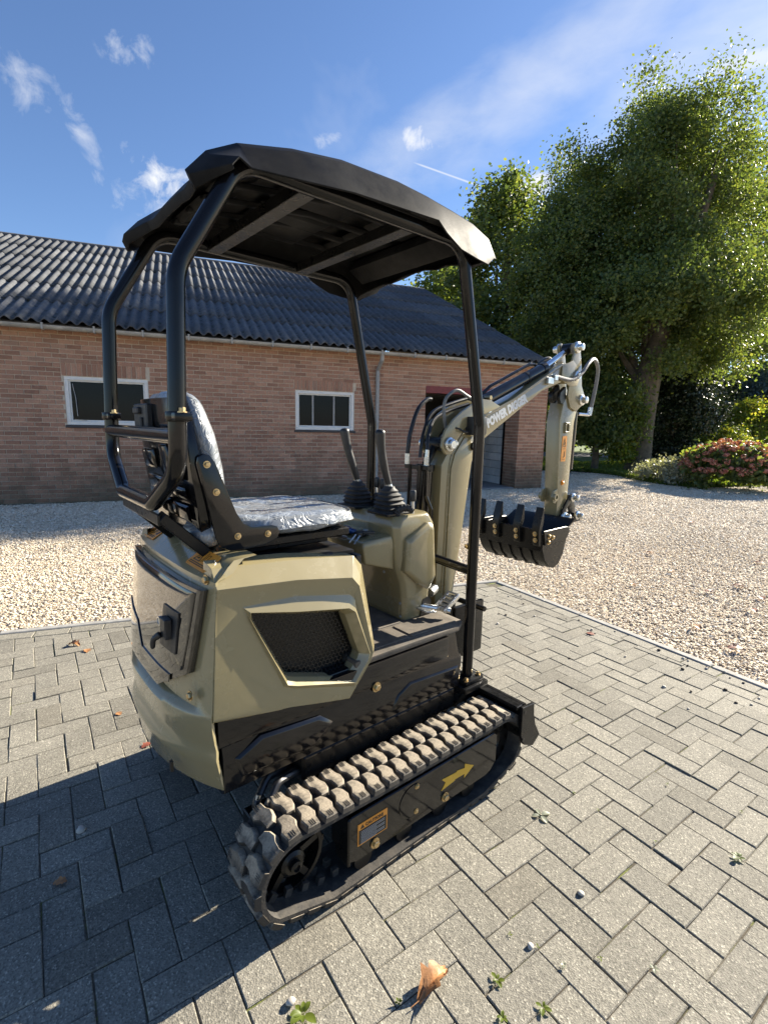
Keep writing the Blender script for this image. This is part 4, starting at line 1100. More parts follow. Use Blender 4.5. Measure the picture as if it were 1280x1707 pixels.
# tracks' hydraulic hoses and fittings at the tail
for k, (xx, yy) in enumerate([(-0.552, -0.345), (-0.535, -0.385)]):
    mb = MB(); mb.tube(fillet([(xx, yy, 0.20), (xx-0.004, yy, 0.30), (xx+0.05, yy+0.03, 0.345), (xx+0.18, yy+0.08, 0.31)], 0.03), 0.013, 10); h_ = lo('drive_hose', mb, hosem, EX)
    mb = MB(); mb.tube([(xx, yy, 0.262), (xx-0.002, yy, 0.300)], 0.0125, 6); mb.tube([(xx-0.002, yy, 0.300), (xx+0.006, yy, 0.325)], 0.0075, 8); lo('fitting', mb, zinc, h_)
mb = MB(); mb.lathe([(0.055, -0.05), (0.055, 0.04), (0.045, 0.05), (0.0, 0.05)], (-0.515, -0.33, 0.185), (0, 1, 0), 20); mb.box((-0.53, -0.34, 0.235), (0.10, 0.08, 0.06)); lo('drive_motor', mb, blackd, EX, bevel=0.004, seg=1)
for s, z in ((-0.20, 0.33), (0.05, 0.345)):
    mb = MB(); mb.tube(smoothpath([(s-0.15, -0.28, z-0.03), (s, -0.27, z), (s+0.14, -0.25, z-0.02)], 5), 0.011, 8); lo('hydraulic_hose', mb, hosem, EX)
mb = MB(); mb.tube([(-0.115, -0.345, 0.318), (-0.095, -0.30, 0.326)], 0.010, 10); lo('hose_fitting', mb, chrome, EX)
# blade
prof = [(0.535, 0.335), (0.520, 0.27), (0.523, 0.21), (0.545, 0.165), (0.590, 0.135), (0.604, 0.142), (0.562, 0.178), (0.541, 0.215), (0.537, 0.27), (0.550, 0.335)]
mb = MB(); mb.prism(prof, -0.565, 0.565, 'y'); bladeo = lo('dozer_blade', mb, blackd, EX, bevel=0.0)
mb = MB(); mb.box((0.522, 0, 0.326), (0.055, 1.12, 0.016)); lo('top_flange', mb, blackd, bladeo, bevel=0.003, seg=1)
for s in (-1, 1):
    mb = MB(); mb.prism([(0.505, 0.337), (0.588, 0.330), (0.594, 0.275), (0.611, 0.222), (0.648, 0.163), (0.600, 0.128), (0.535, 0.158), (0.507, 0.21)], s*0.566, s*0.580, 'y'); ep = lo('end_plate', mb, blackd, bladeo, bevel=0.002, seg=1)
    mb = MB()
    for zz in (0.31, 0.185): mb.lathe([(0.008, 0), (0.008, 0.0015), (0, 0.0015)], (0.524, s*0.580, zz), (0, s, 0), 12)
    lo('bolt_hole', mb, inkm, ep)
for s in (-1, 1):
    mb = MB(); mb.beam((0.12, 0.22*s, 0.20), (0.525, 0.26*s, 0.23), 0.05, 0.075); lo('blade_arm', mb, blackd, bladeo, bevel=0.004, seg=1)
    for yy in (0.33, 0.45):
        mb = MB(); mb.prism([(0.42, 0.285), (0.52, 0.318), (0.525, 0.20), (0.49, 0.20)], yy*s-0.006, yy*s+0.006, 'y'); lo('blade_rib', mb, blackd, bladeo, bevel=0.002, seg=1)
    mb = MB(); mb.tube([(0.452, 0.325*s, 0.282), (0.452, 0.47*s, 0.282)], 0.013, 14); lo('pivot_pin', mb, blackd, bladeo)
    mb = MB(); mb.bolt((0.452, 0.47*s, 0.282), (0, s, 0), 0.013, 0.02); lo('bolt', mb, gold, bladeo)
mb = MB(); mb.tube([(0.10, 0, 0.26), (0.36, 0, 0.25)], 0.032, 16); lo('blade_cylinder', mb, blackd, bladeo); mb = MB(); mb.tube([(0.36, 0, 0.25), (0.52, 0, 0.245)], 0.016, 12); lo('blade_rod', mb, chrome, bladeo)

# ------------------------------------------------------------------ upper works: body
mb = MB()
pl = [(-0.66, 0.32), (-0.66, -0.32), (0.29, -0.322), (0.315, -0.29), (0.315, 0.29), (0.29, 0.322)]
def ring(z, y, xf, xr=-0.69, ch=0.03): return [(xr, y, z), (xr, -y, z), (xf-ch, -y, z), (xf, -(y-ch), z), (xf, y-ch, z), (xf-ch, y, z)]
mb.loft([ring(0.440, 0.320, 0.285), ring(0.455, 0.3405, 0.297), ring(0.505, 0.3415, 0.303), ring(0.565, 0.340, 0.322, ch=0.045), ring(0.60, 0.330, 0.310, ch=0.045), ring(0.680, 0.316, 0.300, ch=0.04)])
frame = up('revolving_frame', mb, blackp, EX, bevel=0.006, seg=2)
# raised and recessed fields on the side skirts
for s in (-1, 1):
    y = s*0.341
    mb = MB(); mb.loft([[(-0.64, y, 0.485), (-0.40, y, 0.475), (-0.33, y, 0.535), (-0.38, y, 0.575), (-0.58, y, 0.59), (-0.66, y, 0.55)], [(-0.63, y+s*0.008, 0.492), (-0.41, y+s*0.008, 0.483), (-0.345, y+s*0.008, 0.535), (-0.39, y+s*0.008, 0.565), (-0.575, y+s*0.008, 0.58), (-0.645, y+s*0.008, 0.545)]])
    up('skirt_panel', mb, blackp, frame, bevel=0.003, seg=2)
    mb = MB(); mb.loft([[(-0.09, y, 0.475), (0.20, y, 0.462), (0.262, y, 0.545), (0.0, y, 0.56), (-0.06, y, 0.53)], [(-0.075, y+s*0.006, 0.482), (0.19, y+s*0.006, 0.470), (0.247, y+s*0.006, 0.538), (0.0, y+s*0.006, 0.552), (-0.052, y+s*0.006, 0.525)]])
    up('front_skirt_panel', mb, blackp, frame, bevel=0.003, seg=2)
    mb = MB(); mb.box((-0.25, s*0.329, 0.635), (0.9, 0.02, 0.085)); up('sill_panel', mb, blackp, frame, bevel=0.006, seg=2)
    bolts(frame, [(-0.155, s*0.340, 0.592)], (0, s, 0), 0.012, 0.012)
    mb = MB(); mb.box((-0.10, s*0.315, 0.437), (0.66, 0.03, 0.008)); up('skirt_flange', mb, blackp, frame, bevel=0.002, seg=1)
# floor plate with a dusty mat in three pieces
mb = MB(); mb.loft([[(-0.24, -0.336, 0.682), (0.26, -0.336, 0.682), (0.315, -0.305, 0.682), (0.325, 0, 0.682), (0.315, 0.305, 0.682), (0.26, 0.336, 0.682), (-0.24, 0.336, 0.682)],
                    [(-0.24, -0.336, 0.704), (0.26, -0.336, 0.704), (0.315, -0.305, 0.704), (0.325, 0, 0.704), (0.315, 0.305, 0.704), (0.26, 0.336, 0.704), (-0.24, 0.336, 0.704)]])
fl = up('floor_plate', mb, matm, EX, bevel=0.007, seg=2)
for (x0, x1, y0, y1) in ((-0.19, 0.03, -0.30, -0.19), (0.045, 0.28, -0.30, -0.19), (-0.19, 0.10, -0.175, 0.175), (-0.19, 0.28, 0.19, 0.30)):
    mb = MB(); mb.box(((x0+x1)/2, (y0+y1)/2, 0.7055), (x1-x0, y1-y0, 0.006)); up('rubber_mat', mb, matm, fl, bevel=0.002, seg=1)
# counterweight with the rear hatch
def cw_ring(z, xc, amp, pw, hw=0.35, n=28):
    out = []
    for k in range(n+1):
        t = -1+2*k/n; y = hw*t; out.append((xc+amp*abs(t)**pw, y, z))
    return out
levels = [(0.468, -0.755, .075, 2.2, .330), (0.464, -0.780, .092, 2.2, .338), (0.480, -0.790, .096, 2.2, .341), (0.545, -0.800, .095, 2.4, .342), (0.566, -0.806, .097, 2.6, .342), (0.582, -0.800, .092, 2.6, .342), (0.597, -0.788, .080, 2.8, .341),
          (0.612, -0.786, .075, 3, .341), (0.650, -0.792, .076, 3, .342), (0.684, -0.795, .077, 3, .342), (0.696, -0.785, .068, 3, .342), (0.706, -0.763, .049, 3, .341),
          (0.80, -0.750, .042, 3, .341), (0.95, -0.728, .030, 3, .341), (1.035, -0.716, .024, 3, .341), (1.058, -0.714, .022, 3, .339), (1.073, -0.691, .020, 3, .333), (1.088, -0.668, .016, 3, .322), (1.102, -0.642, .012, 3, .312), (1.1045, -0.60, .010, 3, .306)]
mb = MB(); loops = []
for z, xc, amp, pw, hw in levels:
    r_ = cw_ring(z, xc, amp, pw, hw); xe = r_[0][0]+(0.008 if z < 1.06 else 0.03)
    loops.append(r_+[(xe, hw-0.004, z), (xe, -hw+0.004, z)])
mb.loft(loops); cw = up('counterweight', mb, olive, EX, angle=40)
bolts(cw, [(-0.700, -0.296, 1.058), (-0.750, -0.285, 0.745)], (-1, -0.15, 0.08), 0.0095, 0.008)
mb = MB(); mb.box((-0.787, -0.215, 0.515), (0.008, 0.012, 0.03)); up('key_slot', mb, inkm, cw, angle=None)
def on_cw(y, z, off=0.0):
    for a, b in zip(levels, levels[1:]):
        if a[0] <= z <= b[0] and b[0] > a[0]:
            f_ = (z-a[0])/(b[0]-a[0]); xc, amp, pw, hw = [a[i]+(b[i]-a[i])*f_ for i in range(1, 5)]
            return (xc+amp*abs(y/hw)**pw-off, y, z)
    return (-0.75-off, y, z)
def sheet_on_cw(poly, off, thick, n=10):
    """a plate that follows the curved back of the counterweight"""
    ys = sorted(set([p[0] for p in poly]+[poly[0][0]])); y0, y1 = min(ys), max(ys); mb = MB(); front, back = [], []
    def span(y):
        zs = []
        for i in range(len(poly)):
            a, b = poly[i], poly[(i+1) % len(poly)]
            if (a[0]-y)*(b[0]-y) <= 0 and abs(a[0]-b[0]) > 1e-9: zs.append(a[1]+(b[1]-a[1])*(y-a[0])/(b[0]-a[0]))
        return min(zs), max(zs)
    yy = sorted(set([y0+1e-4+(y1-y0-2e-4)*k/22 for k in range(23)]+[min(max(p[0], y0+1e-4), y1-1e-4) for p in poly])); loops = []
    for y in yy:
        a, b = span(y); F = [Vector(on_cw(y, a+(b-a)*k/n)) for k in range(n+1)]
        loops.append([Vector((p.x-off-thick, p.y, p.z)) for p in F]+[Vector((p.x-off, p.y, p.z)) for p in reversed(F)])
    mb.loft(loops); return mb
# note the loops are open at both ends and capped
hatch = [(-0.308, 1.034), (0.300, 1.034), (0.300, 0.80), (0.215, 0.712), (-0.105, 0.712), (-0.268, 0.800)]
hp = up('rear_hatch', sheet_on_cw(hatch, 0.002, 0.020), hatchm, EX, bevel=0.007, seg=3, angle=45)
cx_, cz_ = -0.0, 0.89
ins = lambda f_: [(cx_+(p[0]-cx_)*f_, cz_+(p[1]-cz_)*f_) for p in hatch]
up('hatch_panel', sheet_on_cw(ins(0.93), 0.0215, 0.003), hatchm, hp, bevel=0.002, seg=1, angle=45)
for a, b in (((0.285, 0.842), (0.120, 0.812)), ((0.120, 0.812), (0.045, 0.752)), ((0.045, 0.752), (-0.190, 0.752))):
    up('hatch_trim', sheet_on_cw([(b[0], b[1]), (a[0], a[1]), (a[0], a[1]+0.022), (b[0], b[1]+0.022)], 0.0245, 0.0035, 3), hatchm, hp, bevel=0.0012, seg=1, angle=45)
up('latch_plate', sheet_on_cw([(-0.215, 0.838), (-0.112, 0.838), (-0.112, 0.952), (-0.215, 0.952)], 0.0245, 0.004), plasticb, hp, bevel=0.002, seg=1)
mb = MB(); p = Vector(on_cw(-0.165, 0.90, 0.036)); mb.box(p, (0.020, 0.042, 0.058)); mb.tube(smoothpath([p+Vector((-0.012, 0.012, -0.02)), p+Vector((-0.028, 0.022, -0.035)), p+Vector((-0.030, 0.026, -0.062))], 4), [0.011, 0.010, 0.010, 0.009, 0.009, 0.008, 0.008, 0.007, 0.006][:9], 8); up('latch_handle', mb, plasticb, hp, bevel=0.003, seg=1)
mb = MB(); mb.lathe([(0.014, 0), (0.014, 0.010), (0.009, 0.011), (0.009, 0.009), (0, 0.009)], Vector(on_cw(-0.118, 0.905, 0.030)), (-1, 0, 0), 18); up('lock_cylinder', mb, zinc, hp)
# orange stickers on the rear deck
def sticker(parent, c, ux, uz, w, h, picto):
    """flat sticker at c with in-plane axes ux (reading direction) and uz"""
    ux = Vector(ux).normalized(); uz = (Vector(uz)-Vector(uz).dot(ux)*ux).normalized(); nn = ux.cross(uz)
    c = Vector(c)
    def P(a, b, d=0): return c+ux*a+uz*b+nn*d
    def flat(poly, d0, d1, mat, nm, par):
        n = len(poly); mb = MB(); mb.v = [P(a, b, d0) for a, b in poly]+[P(a, b, d1) for a, b in poly]
        mb.f = [tuple(range(n))[::-1], tuple(range(n, 2*n))]+[(i, (i+1) % n, n+(i+1) % n, n+i) for i in range(n)]
        return up(nm, mb, mat, par, angle=None)
    r_ = 0.12*min(w, h); W2, H2 = w/2, h/2
    rect = []
    for sx, sy, a0 in ((1, 1, 0), (-1, 1, 90), (-1, -1, 180), (1, -1, 270)):
        for k in range(4): a = R_(a0+30*k); rect.append((sx*(W2-r_)+r_*math.cos(a), sy*(H2-r_)+r_*math.sin(a)))
    st = flat(rect, -0.001, 0.0012, orange, 'warning_sticker', parent)
    d0, d1 = 0.0011, 0.0020
    def line(a, b, t=0.0016, nm='print'):
        a, b = Vector(a), Vector(b); dd = (b-a).normalized(); n_ = Vector((-dd.y, dd.x))*t/2
        return [(a-n_), (b-n_), (b+n_), (a+n_)]
    quads = []
    if picto == 'wide':
        tri = [(-W2*0.72, -H2*0.30), (-W2*0.10, -H2*0.30), (-W2*0.41, H2*0.72)]
        quads += [line(tri[i], tri[(i+1) % 3], 0.0022) for i in range(3)]
        quads += [line((W2*0.02, H2*0.8), (W2*0.02, -H2*0.30), 0.0014), line((W2*0.16, H2*0.62), (W2*0.16, -H2*0.2), 0.0016), line((W2*0.16, H2*0.62), (W2*0.34, H2*0.62), 0.0016), line((W2*0.34, H2*0.62), (W2*0.34, 0), 0.0016)]
        quads += [line((-W2*0.50, -H2*0.1), (-W2*0.36, H2*0.12), 0.004), line((-W2*0.44, H2*0.05), (-W2*0.32, -H2*0.08), 0.003), line((W2*0.44, -H2*0.12), (W2*0.60, -H2*0.10), 0.003)]
        quads += [line((W2*0.66, -H2*0.24), (W2*0.82, H2*0.40), 0.007), line((W2*0.60, H2*0.06), (W2*0.90, H2*0.12), 0.004)]
        quads += [line((-W2*0.85, -H2*0.52), (W2*0.80, -H2*0.52), 0.0022), line((-W2*0.85, -H2*0.70), (W2*0.70, -H2*0.70), 0.0022)]
    else:
        tri = [(-W2*0.66, H2*0.18), (W2*0.66, H2*0.18), (0, H2*0.80)]
        quads += [line(tri[i], tri[(i+1) % 3], 0.002) for i in range(3)]
        quads += [line((-W2*0.2, H2*0.30), (W2*0.15, H2*0.5), 0.004), line((-W2*0.5, 0), (W2*0.5, 0), 0.0016)]
        quads += [line((W2*0.35, -H2*0.2), (W2*0.35, -H2*0.6), 0.005), line((W2*0.35, -H2*0.6), (-W2*0.2, -H2*0.66), 0.004), line((-W2*0.6, -H2*0.82), (W2*0.6, -H2*0.82), 0.0016)]
    for q in quads: flat([(p[0], p[1]) for p in q], d0, d1, inkm, 'print', st)
    return st
a1 = Vector((-0.6720, -0.205, 1.0865))
sticker(cw, a1, (0.02, -1, -0.0), (0.845, 0.0, 0.535), 0.130, 0.062, 'wide')
sticker(cw, (-0.671, 0.235, 1.0865), (0.01, -1, 0), (0.845, 0, 0.535), 0.095, 0.055, 'wide')
# side panels (engine covers): outer frame band, step, field, rim and the grille opening
A = [(-0.690, 1.088), (-0.46, 1.075), (-0.232, 1.053), (-0.200, 1.018), (-0.144, 0.728), (-0.156, 0.700), (-0.258, 0.577), (-0.480, 0.630), (-0.714, 0.679), (-0.700, 0.90)]
B = [(-0.692, 1.041), (-0.46, 1.026), (-0.268, 0.998), (-0.240, 0.966), (-0.178, 0.728), (-0.188, 0.702), (-0.266, 0.590), (-0.480, 0.634), (-0.713, 0.683), (-0.700, 0.90)]
Cc = [(-0.693, 1.026), (-0.46, 1.000), (-0.280, 0.958), (-0.252, 0.938), (-0.188, 0.727), (-0.197, 0.703), (-0.272, 0.602), (-0.480, 0.645), (-0.709, 0.690), (-0.698, 0.90)]
D = [(-0.622, 0.978), (-0.46, 0.975), (-0.268, 0.940), (-0.245, 0.922), (-0.183, 0.727), (-0.192, 0.702), (-0.248, 0.628), (-0.470, 0.694), (-0.505, 0.712), (-0.600, 0.940)]
E_ = [(-0.604, 0.962), (-0.46, 0.932), (-0.280, 0.902), (-0.255, 0.884), (-0.192, 0.726), (-0.198, 0.706), (-0.248, 0.642), (-0.462, 0.703), (-0.494, 0.716), (-0.606, 0.945)]
F_ = [(-0.588, 0.948), (-0.46, 0.917), (-0.300, 0.889), (-0.276, 0.873), (-0.218, 0.726), (-0.223, 0.712), (-0.268, 0.660), (-0.458, 0.720), (-0.484, 0.731), (-0.585, 0.928)]
for s in (-1, 1):
    def L3(poly, y): return [(p[0], s*y, p[1]) for p in poly]
    yA = [0.306, 0.306, 0.306, 0.306, 0.312, 0.314, 0.322, 0.334, 0.342, 0.341]
    yB = [0.346, 0.348, 0.350, 0.350, 0.350, 0.350, 0.340, 0.338, 0.344, 0.343]
    yC = [0.342, 0.338, 0.337, 0.337, 0.345, 0.345, 0.340, 0.341, 0.344, 0.343]
    yD = [0.338, 0.336, 0.336, 0.336, 0.345, 0.345, 0.342, 0.341, 0.342, 0.339]
    yE = [0.350, 0.352, 0.353, 0.353, 0.350, 0.350, 0.349, 0.349, 0.349, 0.350]
    yF = [0.322]*10
    back = [0.285]*10
    lv = [([(p[0], p[1]+0.010) if i < 2 else p for i, p in enumerate(A)], [0.255]*10), (A, yA), (B, yB), (Cc, yC), (D, yD), (E_, yE), (F_, yF), (F_, back)]
    mb = MB(); mb.loft([[(p[0], s*y, p[1]) for p, y in zip(poly, ys)] for poly, ys in lv], True, (False, False))
    sp_ = obj('side_panel', mb, olive, EX, 0, 2, True, 24)
    bv = sp_.modifiers.new('soft_edges', 'BEVEL'); bv.width = 0.0055; bv.segments = 3; bv.limit_method = 'ANGLE'; bv.angle_limit = R_(16)
    sp_['label'] = 'near side engine cover with a grille opening' if s < 0 else 'far side engine cover'
    # grille: a hexagonal wire mesh set back in the opening
    mb = MB(); a = 0.0085; w_ = 0.0009; yg = s*0.292; dx = a*math.sqrt(3); dz = a*1.5
    def inpoly(x, z):
        c = False
        for i in range(10):
            (x1, z1), (x2, z2) = F_[i], F_[i-1]
            if (z1 > z) != (z2 > z) and x < (x2-x1)*(z-z1)/(z2-z1)+x1: c = not c
        return c
    for r_ in range(23):
        for c_ in range(27):
            cx, cz = -0.60+c_*dx+(dx/2 if r_ % 2 else 0), 0.665+r_*dz
            if not inpoly(cx, cz): continue
            v = [Vector((cx+a*math.cos(R_(90+60*k)), yg, cz+a*math.sin(R_(90+60*k)))) for k in range(6)]
            for k in (0, 1, 2): mb.beam(v[k], v[k+1], 0.0017, 0.0017, (0, 1, 0))
    g = up('grille', mb, blackp, sp_, angle=None); g['kind'] = 'stuff'
# dark machinery space and seat base
mb = MB(); mb.box((-0.43, 0, 0.86), (0.46, 0.53, 0.40)); up('engine_bay', mb, inkm, EX, angle=None)
mb = MB(); mb.loft([[(-0.63, -0.30, 1.040), (-0.22, -0.30, 1.032), (-0.22, 0.30, 1.032), (-0.63, 0.30, 1.040)], [(-0.625, -0.29, 1.068), (-0.23, -0.29, 1.052), (-0.23, 0.29, 1.052), (-0.625, 0.29, 1.068)]]); up('seat_base_cover', mb, plasticb, EX, bevel=0.006, seg=2)
mb = MB(); mb.box((-0.205, 0, 0.87), (0.02, 0.60, 0.36)); up('front_bulkhead', mb, plasticb, EX, bevel=0.003, seg=1)
# ------------------------------------------------------------------ seat
seat = bpy.data.objects.new('seat', mesh_of('seat', MB().box((-0.42, -0.13, 1.085), (0.40, 0.03, 0.035)).box((-0.42, 0.13, 1.085), (0.40, 0.03, 0.035)).box((-0.40, 0, 1.108), (0.46, 0.40, 0.026)), bevel=0.004, seg=1, up=True))
seat.data.materials.append(blackd); COL.objects.link(seat); seat.parent = EX
seat['label'] = 'operator seat wrapped in clear protective film'
def sup(cx, cz, th, hw, y_exp=3.0, n=40, tilt=0.0):
    out = []
    for k in range(n):
        a = 2*math.pi*k/n; c, s_ = math.cos(a), math.sin(a)
        x = th*abs(c)**(2/2.2)*(1 if c >= 0 else -1); y = hw*abs(s_)**(2/y_exp)*(1 if s_ >= 0 else -1)
        out.append((cx+x, y, cz+tilt*x))
    return out
mb = MB(); lv = [(1.165, -0.625, .015, .17), (1.172, -0.622, .038, .200), (1.21, -0.624, .050, .212), (1.28, -0.630, .055, .216), (1.36, -0.640, .054, .214), (1.43, -0.652, .050, .206), (1.49, -0.664, .043, .188), (1.525, -0.672, .034, .160), (1.541, -0.677, .020, .120), (1.546, -0.679, .006, .07)]
loops = []
for z, cx, th, hw in lv: loops.append(sup(cx, z, th, hw, 3.2))
mb.loft(loops)
def wrinkle(mb, amp, sc, seed):
    out = []
    for v in mb.v:
        p = Vector(v)*sc+Vector((seed, 0, 0)); d = Vector((mnoise.noise(p), mnoise.noise(p+Vector((7, 0, 0))), mnoise.noise(p+Vector((0, 9, 0)))))
        r_ = abs(mnoise.noise(p*2.3))*0.8
        out.append(Vector(v)+d*amp+Vector((0, 0, amp*r_)))
    mb.v = [tuple(v) for v in out]; return mb
def densify(mb, cuts=2):
    me = bpy.data.meshes.new('t'); me.from_pydata(mb.v, [], mb.f); bm = bmesh.new(); bm.from_mesh(me)
    bmesh.ops.triangulate(bm, faces=[f for f in bm.faces if len(f.verts) > 4]); bmesh.ops.subdivide_edges(bm, edges=bm.edges, cuts=cuts, use_grid_fill=True, smooth=0.6)
    r_ = MB(); bm.verts.ensure_lookup_table(); r_.v = [tuple(v.co) for v in bm.verts]; r_.f = [tuple(v.index for v in f.verts) for f in bm.faces]; bm.free(); bpy.data.meshes.remove(me); return r_
br_ = up('backrest', wrinkle(densify(mb, 2), 0.006, 14, 0), wrap, seat, angle=60)
mb = MB(); lv = [(1.128, -0.35, .19, .185), (1.134, -0.352, .228, .215), (1.15, -0.355, .240, .226), (1.168, -0.357, .240, .226), (1.182, -0.360, .218, .205), (1.186, -0.365, .16, .15), (1.183, -0.365, .08, .07)]
loops = []
for z, cx, th, hw in lv:
    l = sup(cx, z, th, hw, 3.4, 44); loops.append([(x, y, z_-0.045*max(0, (x+0.30))**1.0*0.55) for x, y, z_ in l])
mb.loft(loops); up('cushion', wrinkle(densify(mb, 2), 0.007, 11, 3), wrap, seat, angle=60)
# the loose skirt of film hanging over the cushion's near edge and front
mb = MB(); n = 46; loops = []
for k in range(n+1):
    t = k/n; a = R_(-135+200*t); x = -0.352+0.244*abs(math.cos(a))**0.62*(1 if math.cos(a) > 0 else -1); y = 0.229*abs(math.sin(a))**0.62*(1 if math.sin(a) > 0 else -1)
    dr = 0.014+0.020*abs(mnoise.noise(Vector((t*9, 0, 1)))); zb = 1.166-0.0248*max(0, x+0.30)
    loops.append([(x*0.985-0.003, y*0.97, zb+0.012), (x, y, zb), (x+0.012*math.cos(a*3+t*20), y*1.02, zb-dr)])
vs = [p for l in loops for p in l]; fs = [(i*3+j, i*3+j+1, i*3+j+4, i*3+j+3) for i in range(n) for j in range(2)]
mb.add(vs, fs); up('film_skirt', mb, wrap, seat, angle=60)
# black shell on the back of the seat with raised panels
mb = MB(); loops = []
for z, cx, hw in ((1.16, -0.672, .188), (1.20, -0.682, .208), (1.30, -0.697, .212), (1.40, -0.707, .205), (1.47, -0.714, .190), (1.525, -0.716, .160)):
    loops.append([(cx+0.03, -hw-0.006, z), (cx+0.004, -hw, z), (cx, -hw*0.8, z), (cx-0.004, 0, z), (cx, hw*0.8, z), (cx+0.004, hw, z), (cx+0.03, hw+0.006, z), (cx+0.035, 0, z)])
mb.loft(loops); sh = up('back_shell', mb, blackp, seat, bevel=0.003, seg=2)
def shx(z): return -0.682-0.15*(z-1.20)-0.006
for (y0, y1, z0, z1) in ((-0.175, -0.05, 1.185, 1.235), (-0.175, -0.05, 1.25, 1.285), (-0.175, -0.11, 1.30, 1.345), (-0.095, -0.03, 1.30, 1.40), (-0.03, 0.14, 1.19, 1.24), (-0.03, 0.14, 1.255, 1.30), (0.04, 0.15, 1.32, 1.38)):
    mb = MB(); za, zb = z0, z1; mb.v = [(shx(za), y0, za), (shx(za), y1, za), (shx(zb), y1, zb), (shx(zb), y0, zb), (shx(za)-.008, y0+.008, za+.008), (shx(za)-.008, y1-.008, za+.008), (shx(zb)-.008, y1-.008, zb-.008), (shx(zb)-.008, y0+.008, zb-.008)]
    mb.f = [(0,1,5,4), (1,2,6,5), (2,3,7,6), (3,0,4,7), (4,5,6,7), (3,2,1,0)]; up('shell_panel', mb, blackp, seat, bevel=0.002, seg=1)
mb = MB(); mb.box((-0.725, 0.09, 1.475), (0.02, 0.13, 0.07)); mb.box((-0.737, 0.10, 1.49), (0.02, 0.05, 0.02)); mb.box((-0.735, 0.07, 1.455), (0.016, 0.02, 0.03)); up('belt_retractor', mb, plasticb, seat, bevel=0.004, seg=1)
# pressed steel side brackets
brk = [(-0.690, 1.352), (-0.686, 1.371), (-0.672, 1.380), (-0.655, 1.376), (-0.641, 1.357), (-0.618, 1.300), (-0.585, 1.215), (-0.566, 1.184), (-0.540, 1.170), (-0.480, 1.168), (-0.460, 1.162), (-0.452, 1.146), (-0.460, 1.127), (-0.500, 1.112), (-0.560, 1.106), (-0.605, 1.108), (-0.634, 1.122), (-0.646, 1.150), (-0.664, 1.240)]
for s in (-1, 1):
    mb = MB(); mb.prism(brk, s*0.226, s*0.236, 'y'); b_ = up('seat_bracket', mb, blackp, seat, bevel=0.0035, seg=2)
    ins_ = [(-0.655+(p[0]+0.655)*0.8-0.004 if False else p[0], p[1]) for p in brk]
    bolts(seat, [(-0.664, s*0.2365, 1.351), (-0.641, s*0.2365, 1.276), (-0.584, s*0.2365, 1.148), (-0.492, s*0.2365, 1.144)], (0, s, 0), 0.0068, 0.007)
mb = MB(); mb.tube(fillet([(-0.30, -0.16, 1.10), (-0.20, -0.17, 1.088), (-0.165, -0.175, 1.078)], 0.02), 0.0065, 8); up('slide_lever', mb, blackt, seat)
mb = MB(); mb.tube([(-0.635, -0.20, 1.150), (-0.640, -0.05, 1.150)], 0.026, 14); up('film_roll', wrinkle(densify(mb, 1), 0.006, 24, 5), wrap, seat, angle=60)
# small items under the seat front
mb = MB(); mb.lathe([(0.036, 0), (0.036, 0.012), (0.028, 0.016), (0.0, 0.016)], (-0.315, -0.255, 1.050), (0, 0, 1), 24); up('filler_cap', mb, plasticb, EX)
mb = MB(); mb.lathe([(0.009, 0), (0.009, 0.008), (0.006, 0.016), (0.0, 0.017)], (-0.47, -0.265, 1.066), (0, 0, 1), 14); mb.lathe([(0.006, 0), (0.006, 0.010), (0, 0.010)], (-0.452, -0.262, 1.066), (0, 0, 1), 6); up('grease_nipple', mb, zinc, EX)
# ------------------------------------------------------------------ control console
def oct_(x0, x1, hw, z, ch, n=None): return [(x0+ch, -hw, z), (x1-ch, -hw, z), (x1, -hw+ch, z), (x1, hw-ch, z), (x1-ch, hw, z), (x0+ch, hw, z), (x0, hw-ch, z), (x0, -hw+ch, z)]
mb = MB(); mb.loft([oct_(0.118, 0.255, 0.172, 0.704, 0.014), oct_(0.112, 0.262, 0.176, 0.80, 0.018), oct_(0.100, 0.266, 0.180, 0.86, 0.02), oct_(0.070, 0.270, 0.186, 0.93, 0.022), oct_(0.052, 0.266, 0.190, 1.05, 0.022), oct_(0.045, 0.262, 0.192, 1.088, 0.022), oct_(0.060, 0.250, 0.184, 1.122, 0.03), oct_(0.068, 0.242, 0.176, 1.130, 0.034)])
con = up('control_console', mb, olive, EX, bevel=0.006, seg=2)
for s in (-1, 1):        # bulged side cheeks
    mb = MB(); P0 = [(0.092, 1.040), (0.200, 1.098), (0.232, 1.088), (0.252, 0.868), (0.218, 0.822), (0.170, 0.850), (0.086, 0.918)]
    c_ = Vector((0.17, 0.96)); P1 = [(c_.x+(p[0]-c_.x)*0.86, c_.y+(p[1]-c_.y)*0.86) for p in P0]
    mb.loft([[(p[0], s*0.178, p[1]) for p in P0], [(p[0], s*0.203, p[1]) for p in P0], [(p[0], s*0.216, p[1]) for p in P1]]); up('console_cheek', mb, olive, con, bevel=0.006, seg=2)
mb = MB(); mb.loft([[(-0.072, -0.150, 1.040), (0.07, -0.165, 1.058), (0.07, 0.165, 1.058), (-0.072, 0.150, 1.040)], [(-0.075, -0.153, 1.020), (0.07, -0.168, 1.03), (0.07, 0.168, 1.03), (-0.075, 0.153, 1.020)], [(-0.055, -0.140, 0.955), (0.09, -0.155, 0.912), (0.09, 0.155, 0.912), (-0.055, 0.140, 0.955)]]); tray = up('console_tray', mb, olive, con, bevel=0.010, seg=3)
mb = MB(); mb.box((0.1145, 0, 0.80), (0.003, 0.30, 0.16)); up('access_panel', mb, olive, con, bevel=0.001, seg=1)
